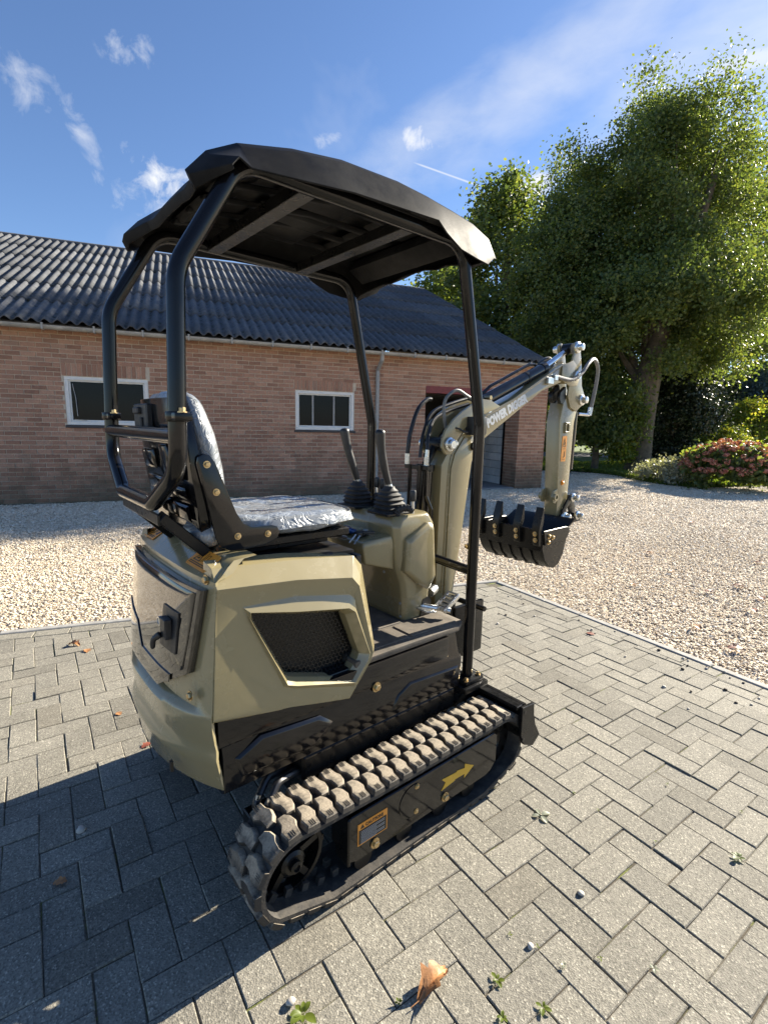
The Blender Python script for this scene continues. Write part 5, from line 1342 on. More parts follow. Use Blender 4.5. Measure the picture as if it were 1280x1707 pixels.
bolts(con, [(0.102, -0.155, 0.875), (0.112, -0.155, 0.775), (0.060, -0.150, 0.985), (0.055, -0.12, 0.905), (0.115, -0.155, 0.72)], (-1, 0, 0), 0.0045, 0.004, True, galv)
mb = MB(); mb.prism([(0.205, 0.706), (0.262, 0.706), (0.262, 0.765), (0.245, 0.782), (0.215, 0.775)], -0.1775, -0.150, 'y'); up('pedal_slot', mb, inkm, con, angle=None)
def bellows(c, r0, r1, h, n, sq=True, tilt=(0, 0)):
    mb = MB(); loops = []
    for k in range(2*n+1):
        t = k/(2*n); r_ = (r0+(r1-r0)*(0.35*t+0.65*max(0, (t-0.45)/0.55)**1.4))*(1.0 if k % 2 == 0 else 0.84); z = c[2]+h*t; ex = 2+3.0*(1-t) if sq else 2
        loops.append([(c[0]+tilt[0]*t+r_*abs(math.cos(a))**(2/ex)*(1 if math.cos(a) > 0 else -1), c[1]+tilt[1]*t+r_*abs(math.sin(a))**(2/ex)*(1 if math.sin(a) > 0 else -1), z) for a in [2*math.pi*i/28 for i in range(28)]])
    return mb.loft(loops)
for s in (-1, 1):
    js = bpy.data.objects.new('joystick', mesh_of('joystick', MB().box((0.093, s*0.100, 1.133), (0.125, 0.125, 0.012)), bevel=0.003, seg=1, up=True)); js.data.materials.append(blackd); COL.objects.link(js); js.parent = EX
    up('rubber_boot', bellows((0.093, s*0.100, 1.136), 0.056, 0.020, 0.098, 6, True, (-0.004, 0)), rubber, js, angle=50)
    mb = MB(); mb.tube([(0.090, s*0.1, 1.228), (0.078, s*0.1, 1.262)], [0.014, 0.010], 10); up('lever_neck', mb, zinc, js)
    mb = MB(); pth = smoothpath([(0.087, s*0.1, 1.238), (0.066, s*0.1+0.0, 1.292), (0.048, s*0.104, 1.345), (0.036, s*0.108, 1.395), (0.0285, s*0.111, 1.434)], 5)
    n_ = len(pth); rr_ = [0.0120+0.004*min(1, i/(n_*0.35))+0.0040*max(0, (i-n_*0.6)/(n_*0.4)) for i in range(n_)]
    e0 = pth[-1]; dd_ = (pth[-1]-pth[-2]).normalized(); pth = pth+[e0+dd_*0.006, e0+dd_*0.011, e0+dd_*0.014]; rr_ += [0.0185, 0.0135, 0.006]
    mb.tube(pth, rr_, 14); up('grip', mb, plasticb, js, angle=60)
for (xx, yy, zt, zb) in ((0.150, 0.048, 1.245, 1.135), (0.158, 0.020, 1.240, 1.135)):
    mb = MB(); mb.tube([(xx, yy, zb), (xx, yy, zt-0.035)], 0.0055, 10); lv_ = up('travel_lever', mb, chrome, EX); mb = MB(); mb.lathe([(0.009, 0), (0.0115, 0.006), (0.0115, 0.036), (0.009, 0.042), (0, 0.042)], (xx, yy, zt-0.036), (0, 0, 1), 14); up('knob', mb, plasticb, lv_)
    up('rubber_boot', bellows((xx, yy, 1.130), 0.022, 0.012, 0.055, 5, False), rubber, lv_, angle=50)
mb = MB(); mb.tube(smoothpath([(0.10, -0.165, 1.140), (0.115, -0.168, 1.155), (0.14, -0.172, 1.150)], 4), 0.005, 8); bl_ = up('blade_lever', mb, chrome, EX)
mb = MB(); mb.tube([(0.134, -0.186, 1.136), (0.131, -0.188, 1.19)], 0.006, 10); up('lever_rod', mb, chrome, bl_); mb = MB(); mb.lathe([(0.010, 0), (0.0125, 0.006), (0.0125, 0.036), (0.010, 0.042), (0, 0.042)], (0.131, -0.188, 1.183), (0, 0, 1), 14); up('knob', mb, plasticb, bl_)
mb = MB(); loops = []
pth = smoothpath([(0.082, -0.152, 1.132), (0.092, -0.162, 1.152), (0.115, -0.174, 1.157), (0.136, -0.184, 1.145)], 6)
mb.tube(pth, [0.017*(1.0 if i % 2 == 0 else 0.8)*(1-0.25*i/len(pth)) for i in range(len(pth))], 14); up('rubber_boot', mb, rubber, bl_, angle=50)
# foot pedals
mb = MB(); mb.tube([(0.215, -0.165, 0.748), (0.285, -0.265, 0.738)], 0.010, 10); ped = up('travel_pedal', mb, zinc, EX)
def plate_slots(c, ux, uy, w, h, slots):
    ux, uy = Vector(ux).normalized(), Vector(uy).normalized(); nn = ux.cross(uy).normalized(); mb = MB()
    rot = Matrix((ux, uy, nn)).transposed(); c = Vector(c)
    bw_ = h/(2*slots+1)
    for k in range(slots+1): mb.box(c+uy*(-h/2+bw_*(2*k+0.5)), (w, bw_, 0.006), rot)
    for sx in (-1, 1): mb.box(c+ux*(sx*(w/2-0.007)), (0.014, h-0.0005, 0.0055), rot)
    mb.box(c+ux*(w/2)+nn*(-0.006), (0.006, h, 0.016), rot)
    return mb
up('pedal_plate', plate_slots((0.300, -0.225, 0.765), (0.10, -1, -0.0), (1, 0.15, 0.42), 0.058, 0.115, 4), zinc, ped, bevel=0.0015, seg=1)
mb = MB(); mb.loft([[(0.185, -0.165, 0.740), (0.235, -0.165, 0.740), (0.225, -0.245, 0.736), (0.19, -0.225, 0.736)], [(0.185, -0.165, 0.747), (0.235, -0.165, 0.747), (0.225, -0.245, 0.743), (0.19, -0.225, 0.743)]]); up('heel_plate', mb, zinc, ped, bevel=0.002, seg=1)
mb = MB(); mb.tube([(0.275, -0.155, 0.785), (0.315, -0.140, 0.790)], 0.020, 14); mb.tube([(0.315, -0.140, 0.790), (0.330, -0.136, 0.792)], 0.014, 6); up('pedal_valve', mb, zinc, ped)

# ------------------------------------------------------------------ canopy frame
TR = 0.0208
for s in (-1, 1):
    pth = fillet([(0.341, s*0.32, 0.468), (0.336, s*0.32, 1.468), (0.198, s*0.32, 2.069), (-0.590, s*0.32, 2.069), (-0.750, s*0.32, 1.800), (-0.762, s*0.322, 1.478)], [0, 0.10, 0.10, 0.11, 0.16, 0], 8)
    mb = MB(); mb.tube(pth, TR, 16); hoop = up('canopy_hoop', mb, blackt, EX)
    hoop['label'] = 'near side canopy tube' if s < 0 else 'far side canopy tube'
    mb = MB(); mb.box((0.342, s*0.32, 0.459), (0.105, 0.085, 0.016)); mb.box((0.34, s*0.32, 0.437), (0.14, 0.11, 0.022)); fp = up('foot_plate', mb, blackd, EX, bevel=0.005, seg=2)
    bolts(fp, [(0.380, s*0.345, 0.467), (0.378, s*0.292, 0.467), (0.300, s*0.35, 0.467), (0.302, s*0.295, 0.467)], (0, 0, 1), 0.0075, 0.012)
    mb = MB(); mb.bolt((0.3385, s*0.32+s*(-0.02), 1.0), (0, -s, 0), 0.009, 0.02); mb2 = None
    up('bolt', mb, gold, hoop)
    # flange that joins the hoop to the lower guard
    mb = MB(); mb.box((-0.762, s*0.322, 1.472), (0.040, 0.090, 0.018)); mb.lathe([(0.028, -0.012), (0.028, 0.012)], (-0.762, s*0.322, 1.472), (0, 0, 1), 18); flg = up('tube_flange', mb, blackt, EX, bevel=0.003, seg=2)
    bolts(flg, [(-0.762, s*0.322-0.036*1, 1.481), (-0.762, s*0.322+0.036, 1.481)], (0, 0, 1), 0.0075, 0.012)
pth = fillet([(-0.762, 0.322, 1.478), (-0.765, 0.322, 1.345), (-0.778, 0.150, 1.245), (-0.778, -0.150, 1.245), (-0.765, -0.322, 1.345), (-0.762, -0.322, 1.478)], [0, 0.10, 0.05, 0.05, 0.10, 0], 8)
mb = MB(); mb.tube(pth, TR*1.02, 16); rg = up('rear_guard_tube', mb, blackt, EX)
mb = MB(); mb.tube([(-0.765, -0.322, 1.426), (-0.765, 0.322, 1.426)], TR*0.95, 16); up('rear_crossbar', mb, blackt, EX)
mb = MB(); mb.tube([(0.338, -0.32, 0.905), (0.338, 0.32, 0.935)], TR*0.9, 14); up('front_crossbar', mb, blackt, EX)
mb = MB(); mb.beam((-0.776, 0.165, 1.212), (-0.776, -0.19, 1.206), 0.008, 0.030); mb.beam((-0.764, 0.165, 1.199), (-0.764, -0.19, 1.193), 0.030, 0.008); up('guard_bracket', mb, blackd, EX, bevel=0.003, seg=1)
for y in (0.13, -0.155):
    mb = MB(); mb.beam((-0.770, y, 1.215), (-0.652, y, 1.100), 0.007, 0.030); mb.beam((-0.770, y-0.032, 1.212), (-0.652, y-0.032, 1.097), 0.007, 0.030); mb.beam((-0.776, y-0.016, 1.203), (-0.662, y-0.016, 1.092), 0.036, 0.006)
    up('guard_stay', mb, blackd, EX, bevel=0.003, seg=1)
# ------------------------------------------------------------------ canopy roof shell
ST = [  # each station: skirt(y,x,z), edge(y,x,z), tip/quarter(y,x,z), centre(x,z)
    ((.372, -.628, 2.022), (.290, -.690, 2.000), (.18, -.648, 2.030), (-.640, 2.036)),
    ((.376, -.634, 2.030), (.290, -.704, 2.026), (.18, -.660, 2.052), (-.652, 2.058)),
    ((.374, -.615, 2.052), (.300, -.657, 2.078), (.18, -.634, 2.088), (-.628, 2.090)),
    ((.380, -.588, 2.034), (.326, -.592, 2.106), (.18, -.588, 2.124), (-.585, 2.126)),
    ((.386, -.45, 2.046), (.334, -.45, 2.138), (.18, -.45, 2.155), (-.45, 2.157)),
    ((.387, -.30, 2.062), (.336, -.30, 2.160), (.18, -.30, 2.172), (-.30, 2.174)),
    ((.387, -.10, 2.071), (.336, -.10, 2.167), (.18, -.10, 2.180), (-.10, 2.182)),
    ((.387, .015, 2.076), (.336, .02, 2.161), (.18, .02, 2.176), (.02, 2.178)),
    ((.385, .055, 2.050), (.336, .07, 2.156), (.18, .07, 2.172), (.07, 2.174)),
    ((.380, .128, 2.021), (.334, .14, 2.151), (.18, .14, 2.164), (.14, 2.166)),
    ((.374, .215, 2.012), (.332, .225, 2.142), (.18, .225, 2.152), (.225, 2.154)),
    ((.362, .285, 2.012), (.330, .312, 2.117), (.18, .312, 2.125), (.312, 2.127)),
    ((.345, .335, 2.045), (.326, .364, 2.064), (.18, .350, 2.076), (.345, 2.080)),
    ((.332, .240, 2.006), (.318, .236, 2.006), (.18, .268, 2.040), (.275, 2.050)),
]
mb = MB(); loops = []
for sk, ed, qt, ce in ST:
    half_ = [(sk[1], sk[0], sk[2]), (ed[1], ed[0]+0.006, ed[2]-0.012), (ed[1], ed[0]-0.016, ed[2]+0.004), (qt[1], qt[0], qt[2]), (ce[0]*0.5+qt[1]*0.5, 0.13, qt[2]-0.004), (ce[0], 0.06, ce[1])]
    loops.append([(p[0], -p[1], p[2]) for p in half_]+[(ce[0], 0, ce[1])]+[p for p in reversed(half_)])
mb.loft(loops, False); roofo = obj('canopy_roof', mb, roofp, EX, 0, 2, True, 75)
so = roofo.modifiers.new('thickness', 'SOLIDIFY'); so.thickness = 0.006; so.offset = -1.0
bv = roofo.modifiers.new('soft_edges', 'BEVEL'); bv.width = 0.014; bv.segments = 3; bv.limit_method = 'ANGLE'; bv.angle_limit = R_(14)
for x in (-0.40, -0.045):
    mb = MB(); mb.box((x-0.022, 0, 2.068), (0.004, 0.62, 0.034)); mb.box((x+0.022, 0, 2.068), (0.004, 0.62, 0.034)); mb.box((x, 0, 2.052), (0.048, 0.62, 0.004)); up('roof_crossmember', mb, blackd, roofo, bevel=0.0015, seg=1)
# ribs and trays moulded under the roof
for y in (-0.24, -0.12, 0.0, 0.12, 0.24):
    mb = MB(); mb.loft([[(-0.56, y-0.016, 2.10), (-0.56, y+0.016, 2.10), (-0.56, y+0.010, 2.088), (-0.56, y-0.010, 2.088)], [(-0.2, y-0.016, 2.148), (-0.2, y+0.016, 2.148), (-0.2, y+0.010, 2.134), (-0.2, y-0.010, 2.134)], [(0.10, y-0.016, 2.145), (0.10, y+0.016, 2.145), (0.10, y+0.010, 2.130), (0.10, y-0.010, 2.130)]]); up('roof_rib', mb, roofp, roofo, bevel=0.003, seg=1)
for x0, x1 in ((-0.36, -0.09), (0.0, 0.19), (-0.56, -0.44)):
    for y0, y1 in ((-0.29, -0.02), (0.02, 0.29)):
        zc = 2.118 if x0 < -0.4 else 2.128; zd = 2.085 if x0 < -0.5 else zc
        mb = MB(); mb.loft([[(x0, y0, zd+0.02), (x1, y0, zc+0.02), (x1, y1, zc+0.02), (x0, y1, zd+0.02)], [(x0+0.02, y0+0.02, zd+0.006), (x1-0.02, y0+0.02, zc+0.006), (x1-0.02, y1-0.02, zc+0.006), (x0+0.02, y1-0.02, zd+0.006)]]); up('roof_tray', mb, roofp, roofo, bevel=0.004, seg=2)
mb = MB(); mb.loft([[(0.18, -0.30, 2.135), (0.29, -0.30, 2.100), (0.29, 0.30, 2.100), (0.18, 0.30, 2.135)], [(0.17, -0.29, 2.10), (0.245, -0.29, 2.058), (0.245, 0.29, 2.058), (0.17, 0.29, 2.10)]]); up('front_lining', mb, roofp, roofo, bevel=0.005, seg=2)

# ------------------------------------------------------------------ boom, arm and bucket
mb = MB(); mb.box((0.40, 0, 0.50), (0.16, 0.16, 0.10)); mb.tube([(0.46, 0, 0.42), (0.46, 0, 0.66)], 0.045, 18); mb.box((0.45, 0, 0.62), (0.15, 0.17, 0.10)); post = up('swing_post', mb, blackd, EX, bevel=0.006, seg=1)
mb = MB(); mb.beam((0.60, -0.19, 0.40), (0.60, -0.19, 0.652), 0.20, 0.022, (0, 1, 0)); fg = lo('foot_guard', mb, blackd, EX, bevel=0.006, seg=2)
mb = MB(); mb.tube([(0.597, -0.09, 0.652), (0.597, -0.288, 0.652)], 0.012, 10); lo('guard_edge', mb, blackd, fg)
outer = [(0.418, 0.66), (0.528, 0.66), (0.560, 0.85), (0.622, 1.300), (0.640, 1.352), (0.668, 1.392), (0.720, 1.420), (1.140, 1.650), (1.375, 1.726), (1.435, 1.708), (1.470, 1.728), (1.472, 1.765), (1.430, 1.795), (1.330, 1.806), (0.900, 1.598), (0.700, 1.523), (0.580, 1.470), (0.490, 1.395), (0.425, 1.300), (0.420, 1.10)]
mb = MB(); mb.prism(outer, -0.052, 0.052, 'y'); boom = up('boom', mb, olive, EX, bevel=0.006, seg=2)
boom['label'] = 'olive boom lettered on its near side'
for s in (-1, 1):      # pressed side plates and the curved ears for the boom cylinder
    ear = [(0.405, 1.375), (0.408, 1.410), (0.424, 1.447), (0.473, 1.493), (0.525, 1.528), (0.602, 1.567), (0.662, 1.588), (0.715, 1.585), (0.790, 1.560), (0.690, 1.525), (0.610, 1.500), (0.545, 1.455), (0.500, 1.405), (0.490, 1.370), (0.468, 1.346), (0.432, 1.344)]
    mb = MB(); mb.prism(ear, s*0.056, s*0.068, 'y'); e_ = up('boom_ear', mb, olive, boom, bevel=0.003, seg=2)
    mb = MB(); mb.lathe([(0.030, 0), (0.030, 0.010), (0.022, 0.014), (0.022, 0.026), (0.016, 0.030), (0.0, 0.030)], (0.447, s*0.068, 1.388), (0, s, 0), 20); mb.bolt((0.470, s*0.082, 1.392), (0, s, 0), 0.010, 0.014); up('cylinder_pin', mb, zinc, e_)
    side = [(0.470, 0.70), (0.515, 0.70), (0.545, 0.86), (0.606, 1.300), (0.618, 1.345), (0.640, 1.390), (0.610, 1.425), (0.560, 1.420), (0.500, 1.345), (0.480, 1.28)]
    mb = MB(); mb.prism(side, s*0.052, s*0.0585, 'y'); up('column_side_plate', mb, olive, boom, bevel=0.003, seg=2)
    mb = MB(); mb.tube(smoothpath([(0.455, s*0.0535, 0.72), (0.462, s*0.0535, 1.0), (0.470, s*0.0535, 1.27), (0.50, s*0.0535, 1.37), (0.57, s*0.0535, 1.45), (0.70, s*0.0535, 1.512), (0.90, s*0.0535, 1.590), (1.30, s*0.0535, 1.785)], 5), 0.0035, 6); up('weld_seam', mb, olive, boom)
    ep = [(1.30, 1.715), (1.39, 1.690), (1.455, 1.695), (1.485, 1.735), (1.475, 1.785), (1.40, 1.825), (1.30, 1.790)]
    mb = MB(); mb.prism(ep, s*0.054, s*0.062, 'y'); up('boom_end_plate', mb, olive, boom, bevel=0.003, seg=2)
    mb = MB(); mb.lathe([(0.026, 0), (0.026, 0.010), (0.016, 0.014), (0.016, 0.024), (0, 0.024)], (1.440, s*0.062, 1.747), (0, s, 0), 18); up('pivot_pin', mb, zinc, boom)
tm = text_mesh('POWER DIGGER', 0.0600, 0.0040, 0.76)
lt = link('lettering', tm, whitep, boom)
ang = math.atan2(1.590-1.452, 1.030-0.722)
lt.matrix_local = UP @ Matrix.Translation((0.722, -0.0531, 1.462)) @ Matrix.Rotation(-ang, 4, 'Y') @ Matrix.Rotation(R_(90), 4, 'X')
xs_ = [v.co.x for v in tm.vertices]; k_ = 0.330/max(xs_)
for v in tm.vertices: v.co.x *= k_; v.co.y *= 0.92
# hose clamps on the boom
mb = MB(); mb.box((1.19, -0.062, 1.705), (0.05, 0.018, 0.032)); mb.box((1.235, -0.062, 1.722), (0.03, 0.022, 0.026)); up('hose_clamp', mb, zinc, boom, bevel=0.002, seg=1)
# work lamp under the bend
mb = MB(); mb.box((0.600, -0.085, 1.468), (0.085, 0.05, 0.080)); wl_ = up('work_lamp', mb, plasticb, EX, bevel=0.006, seg=2)
mb = MB(); mb.box((0.6445, -0.085, 1.468), (0.004, 0.042, 0.068)); up('lens', mb, glass, wl_, angle=None)
mb = MB(); mb.tube(fillet([(0.615, -0.078, 1.430), (0.615, -0.078, 1.40), (0.63, -0.070, 1.385), (0.63, -0.058, 1.385)], 0.015), 0.010, 8); mb.lathe([(0.020, 0), (0.020, 0.012), (0, 0.012)], (0.620, -0.058, 1.378), (0, -1, 0), 16); up('lamp_bracket', mb, blackd, wl_)
mb = MB(); mb.tube(smoothpath([(0.56, -0.085, 1.445), (0.525, -0.09, 1.44), (0.495, -0.075, 1.455), (0.47, -0.05, 1.46)], 5), 0.004, 6); up('lamp_cable', mb, hosem, wl_)
# boom cylinder behind the column
mb = MB(); mb.tube([(0.345, 0, 0.60), (0.378, 0, 1.27)], 0.034, 18); bc = up('boom_cylinder', mb, blackp, EX)
mb = MB(); mb.tube([(0.378, 0, 1.27), (0.380, 0, 1.30)], 0.038, 18); up('gland', mb, blackd, bc); mb = MB(); mb.tube([(0.380, 0, 1.30), (0.430, 0, 1.375)], 0.017, 12); mb.tube([(0.445, -0.05, 1.388), (0.445, 0.05, 1.388)], 0.030, 16); up('rod_eye', mb, blackd, bc)
for k, (yy, xx, zt) in enumerate(((-0.045, 0.340, 1.31), (-0.030, 0.318, 1.30), (0.035, 0.322, 1.30))):
    mb = MB(); mb.tube(fillet([(xx, yy, zt), (xx+0.002, yy, 1.17), (xx+0.030, yy-0.008, 1.11), (xx+0.026, yy-0.008, 0.70)] if k == 0 else [(xx, yy, zt), (xx-0.012, yy, 0.70)], 0.02), 0.0085, 10); up('steel_pipe', mb, blackt, bc)
mb = MB(); mb.tube([(0.340, -0.045, 1.285), (0.340, -0.045, 1.335)], 0.011, 6); mb.tube([(0.340, -0.045, 1.335), (0.342, -0.045, 1.365)], 0.0085, 10); mb.tube([(0.318, 0.05, 1.30), (0.318, 0.05, 1.345)], 0.011, 6); up('pipe_fitting', mb, zinc, bc)
mb = MB(); mb.box((0.335, 0.0, 1.29), (0.03, 0.14, 0.018)); up('pipe_bracket', mb, blackd, bc, bevel=0.002, seg=1)
# arm cylinder on top of the boom
mb = MB(); mb.tube([(0.720, 0, 1.575), (1.205, 0, 1.768)], 0.029, 18); ac = up('arm_cylinder', mb, blackp, EX)
mb = MB(); mb.tube([(1.06, 0, 1.710), (1.075, 0, 1.716)], 0.031, 18); mb.tube([(1.195, 0, 1.764), (1.225, 0, 1.776)], 0.032, 18); up('gland', mb, blackd, ac)
mb = MB(); mb.tube([(1.215, 0, 1.772), (1.415, 0, 1.876)], 0.0155, 14); up('rod', mb, chrome, ac)
mb = MB(); mb.tube([(1.445, -0.028, 1.895), (1.445, 0.028, 1.895)], 0.028, 16); mb.beam((1.405, 0, 1.871), (1.432, 0, 1.888), 0.034, 0.034); up('rod_eye', mb, blackd, ac)
for k in range(4):
    mb = MB(); mb.tube([(0.735, -0.012, 1.535+0.021*k), (0.735, -0.052, 1.535+0.021*k)], 0.0105, 6); up('pipe_fitting', mb, gold if k % 2 else zinc, ac)
mb = MB(); mb.tube(fillet([(0.735, 0.01, 1.61), (0.80, 0.01, 1.655), (1.12, 0.02, 1.785), (1.17, 0.02, 1.79), (1.195, 0.02, 1.772)], 0.03), 0.0075, 10); up('steel_pipe', mb, blackt, ac)
# hoses that loop behind the column up to the boom
def hose(pts, r=0.0095, mat=None, par=EX, n=6):
    mb = MB(); mb.tube(smoothpath(pts, n), r, 10); return up('hydraulic_hose', mb, mat or hosem, par)
hose([(0.49, -0.02, 1.42), (0.452, -0.03, 1.50), (0.455, -0.03, 1.575), (0.515, -0.035, 1.618), (0.575, -0.04, 1.60), (0.64, -0.045, 1.575), (0.69, -0.04, 1.575)], 0.0072, hoseg)
hose([(0.318, 0.05, 1.345), (0.330, 0.05, 1.43), (0.375, 0.055, 1.53), (0.43, 0.06, 1.575), (0.46, 0.06, 1.58)], 0.009)
hose([(0.342, -0.045, 1.365), (0.36, -0.03, 1.42), (0.42, 0.0, 1.49), (0.52, 0.01, 1.53), (0.64, 0.0, 1.565)], 0.008)
hose([(0.345, 0.0, 1.33), (0.37, 0.01, 1.43), (0.44, 0.03, 1.52), (0.56, 0.03, 1.565), (0.70, 0.03, 1.60)], 0.008)
hose([(1.195, 0.03, 1.765), (1.26, 0.04, 1.815), (1.34, 0.045, 1.838), (1.40, 0.04, 1.80)], 0.009)
hose([(1.26, -0.056, 1.730), (1.37, -0.074, 1.722), (1.455, -0.080, 1.758), (1.54, -0.075, 1.825), (1.62, -0.06, 1.852), (1.690, -0.05, 1.812), (1.705, -0.04, 1.72), (1.690, -0.03, 1.585)], 0.0105, hoseg)
mb = MB(); mb.tube([(1.688, -0.03, 1.590), (1.680, -0.028, 1.545)], 0.014, 8); mb.tube([(1.680, -0.028, 1.548), (1.57, -0.02, 1.55)], 0.009, 8); up('hose_elbow', mb, zinc, EX)
# arm
armp = [(1.405, 1.645), (1.372, 1.60), (1.348, 1.50), (1.388, 1.06), (1.392, 0.965), (1.420, 0.945), (1.470, 0.950), (1.492, 1.04), (1.497, 1.50), (1.525, 1.60), (1.508, 1.66)]
mb = MB(); mb.prism(armp, -0.041, 0.041, 'y'); arm = up('dipper_arm', mb, olive, EX, bevel=0.005, seg=2)
head = [(1.392, 1.640), (1.400, 1.74), (1.398, 1.80), (1.428, 1.880), (1.420, 1.915), (1.445, 1.930), (1.472, 1.915), (1.505, 1.82), (1.528, 1.70), (1.562, 1.655), (1.560, 1.600), (1.528, 1.585), (1.490, 1.560), (1.425, 1.580)]
for s in (-1, 1):
    mb = MB(); mb.prism(head, s*0.042, s*0.052, 'y'); hd = up('arm_head_plate', mb, olive, arm, bevel=0.003, seg=2)
    for c in ((1.447, 1.898), (1.535, 1.625)):
        mb = MB(); mb.lathe([(0.030, 0), (0.030, 0.008), (0.018, 0.012), (0.018, 0.034), (0.012, 0.036), (0, 0.036)], (c[0], s*0.052, c[1]), (0, s, 0), 16); mb.bolt((c[0]+0.022, s*0.062, c[1]), (0, s, 0), 0.010, 0.016); up('pin_head', mb, zinc, arm)
    mb = MB(); mb.prism([(1.392, 1.135), (1.352, 1.125), (1.338, 1.09), (1.350, 1.055), (1.372, 1.05), (1.396, 1.075), (1.402, 1.21)], s*0.030, s*0.041, 'y'); up('arm_lug', mb, olive, arm, bevel=0.003, seg=2)
    mb = MB(); mb.lathe([(0.020, 0), (0.020, 0.012), (0.011, 0.012), (0.011, 0.004), (0, 0.004)], (1.362, s*0.041, 1.088), (0, s, 0), 18); up('lug_boss', mb, olive, arm)
mb = MB(); mb.prism([(1.305, 1.655), (1.365, 1.700), (1.385, 1.66), (1.345, 1.600), (1.318, 1.600), (1.300, 1.622)], -0.010, 0.012, 'y'); mb.prism([(1.335, 1.655), (1.385, 1.690), (1.395, 1.62), (1.372, 1.595), (1.345, 1.600), (1.333, 1.622)], -0.040, -0.020, 'y'); up('hook_lug', mb, blackd, arm, bevel=0.002, seg=1)
sticker(arm, (1.410, -0.0425, 1.355), (1, 0, 0), (-0.06, 0, 1), 0.046, 0.140, 'tall')
mb = MB()
for dz in (-0.024, 0.024): mb.box((1.415, -0.0475, 1.470+dz), (0.036, 0.014, 0.010))
for dx in (-0.016, 0.016): mb.box((1.415+dx, -0.0475, 1.470), (0.009, 0.014, 0.040))
up('pipe_clip', mb, olive, arm, bevel=0.002, seg=1)
mb = MB(); mb.bolt((1.422, -0.042, 1.165), (0, -1, 0), 0.0095, 0.010); up('bolt', mb, orange, arm)
# bucket cylinder on the front of the arm
mb = MB(); mb.tube([(1.545, 0, 1.560), (1.537, 0, 1.235)], 0.029, 18); kc = up('bucket_cylinder', mb, blackp, EX); mb = MB(); mb.tube([(1.537, 0, 1.24), (1.530, 0, 1.075)], 0.015, 12); up('rod', mb, chrome, kc)
mb = MB(); mb.tube([(1.545, 0, 1.555), (1.543, 0, 1.62)], 0.024, 14); up('barrel_end', mb, blackd, kc)
for s in (-1, 1):
    mb = MB(); mb.prism([(1.510, 1.090), (1.552, 1.085), (1.585, 1.02), (1.592, 0.955), (1.555, 0.935), (1.535, 0.985), (1.500, 1.055)], s*0.030, s*0.042, 'y'); up('bucket_link', mb, blackd, EX, bevel=0.003, seg=2)
    mb = MB(); mb.prism([(1.425, 0.975), (1.452, 0.990), (1.535, 1.075), (1.520, 1.098), (1.490, 1.085), (1.425, 1.005)], s*0.046, s*0.056, 'y'); up('rocker_link', mb, blackd, EX, bevel=0.003, seg=2)
for (xx, zz, L_) in ((1.530, 1.075, 0.062), (1.572, 0.968, 0.075), (1.432, 0.975, 0.075)):
    for s in (-1, 1):
        mb = MB(); mb.lathe([(0.026, 0), (0.026, 0.010), (0.016, 0.014), (0.016, 0.040), (0.010, 0.044), (0, 0.044)], (xx, s*(L_-0.012), zz), (0, s, 0), 14); mb.bolt((xx+0.02, s*(L_-0.004), zz+0.004), (0, s, 0), 0.009, 0.016); up('linkage_pin', mb, zinc, EX)
    mb = MB(); mb.tube([(xx, -L_+0.01, zz), (xx, L_-0.01, zz)], 0.013, 10); up('pin_shaft', mb, blackd, EX)
BW = 0.195
shell = [(1.008, 0.955), (1.016, 0.868), (1.046, 0.808), (1.088, 0.768), (1.135, 0.756), (1.180, 0.772), (1.212, 0.815), (1.232, 0.880), (1.262, 0.950), (1.330, 0.985)]
mb = MB(); loops = []
inner = []
for i, p in enumerate(shell):
    a = Vector(shell[max(0, i-1)]); b = Vector(shell[min(len(shell)-1, i+1)]); t = (b-a).normalized(); n_ = Vector((-t.y, t.x)); inner.append((p[0]+n_.x*0.008, p[1]+n_.y*0.008))
mb.prism(shell+inner[::-1], -BW+0.004, BW-0.004, 'y'); bk = up('bucket', mb, blackd, EX, bevel=0.0, angle=40)
mb = MB(); mb.prism([(1.000, 0.968), (1.008, 0.968), (1.024, 0.858), (1.014, 0.856)], -BW-0.002, BW+0.002, 'y'); up('cutting_edge', mb, blackd, bk, bevel=0.002, seg=1)
for s in (-1, 1):
    mb = MB(); mb.prism(shell[1:9]+[(1.262, 0.952), (1.235, 0.962), (1.012, 0.945)], s*(BW-0.004), s*(BW+0.006), 'y'); up('bucket_side', mb, blackd, bk, bevel=0.002, seg=1)
    mb = MB(); mb.prism([(1.006, 0.965), (1.025, 0.890), (1.19, 0.892), (1.225, 0.905), (1.245, 0.935), (1.235, 0.962), (1.205, 0.968)], s*(BW+0.006), s*(BW+0.016), 'y'); sc_ = up('side_cutter', mb, blackd, bk, bevel=0.002, seg=1)
    bolts(sc_, [(1.05, s*(BW+0.016), 0.935), (1.05, s*(BW+0.016), 0.905), (1.085, s*(BW+0.016), 0.925)], (0, s, 0), 0.009, 0.009)
    mb = MB(); mb.prism([(1.21, 0.90), (1.36, 0.985), (1.462, 0.955), (1.600, 0.965), (1.608, 0.935), (1.46, 0.925), (1.34, 0.915), (1.235, 0.87)], s*0.058, s*0.070, 'y'); up('bucket_ear', mb, blackd, bk, bevel=0.002, seg=1)
for y in (-0.13, -0.065, 0.0, 0.065, 0.13):
    mb = MB(); loops = []
    for p in [(1.018, 0.855), (1.046, 0.808), (1.088, 0.768), (1.135, 0.756), (1.180, 0.772), (1.212, 0.815)]:
        d = (Vector(p)-Vector((1.13, 0.90))).normalized(); a = Vector(p)-d*0.002; b = Vector(p)+d*0.007
        loops.append([(a.x, y-0.005, a.y), (b.x, y-0.004, b.y), (b.x, y+0.004, b.y), (a.x, y+0.005, a.y)])
    mb.loft(loops); up('wear_strip', mb, blackd, bk, angle=30)
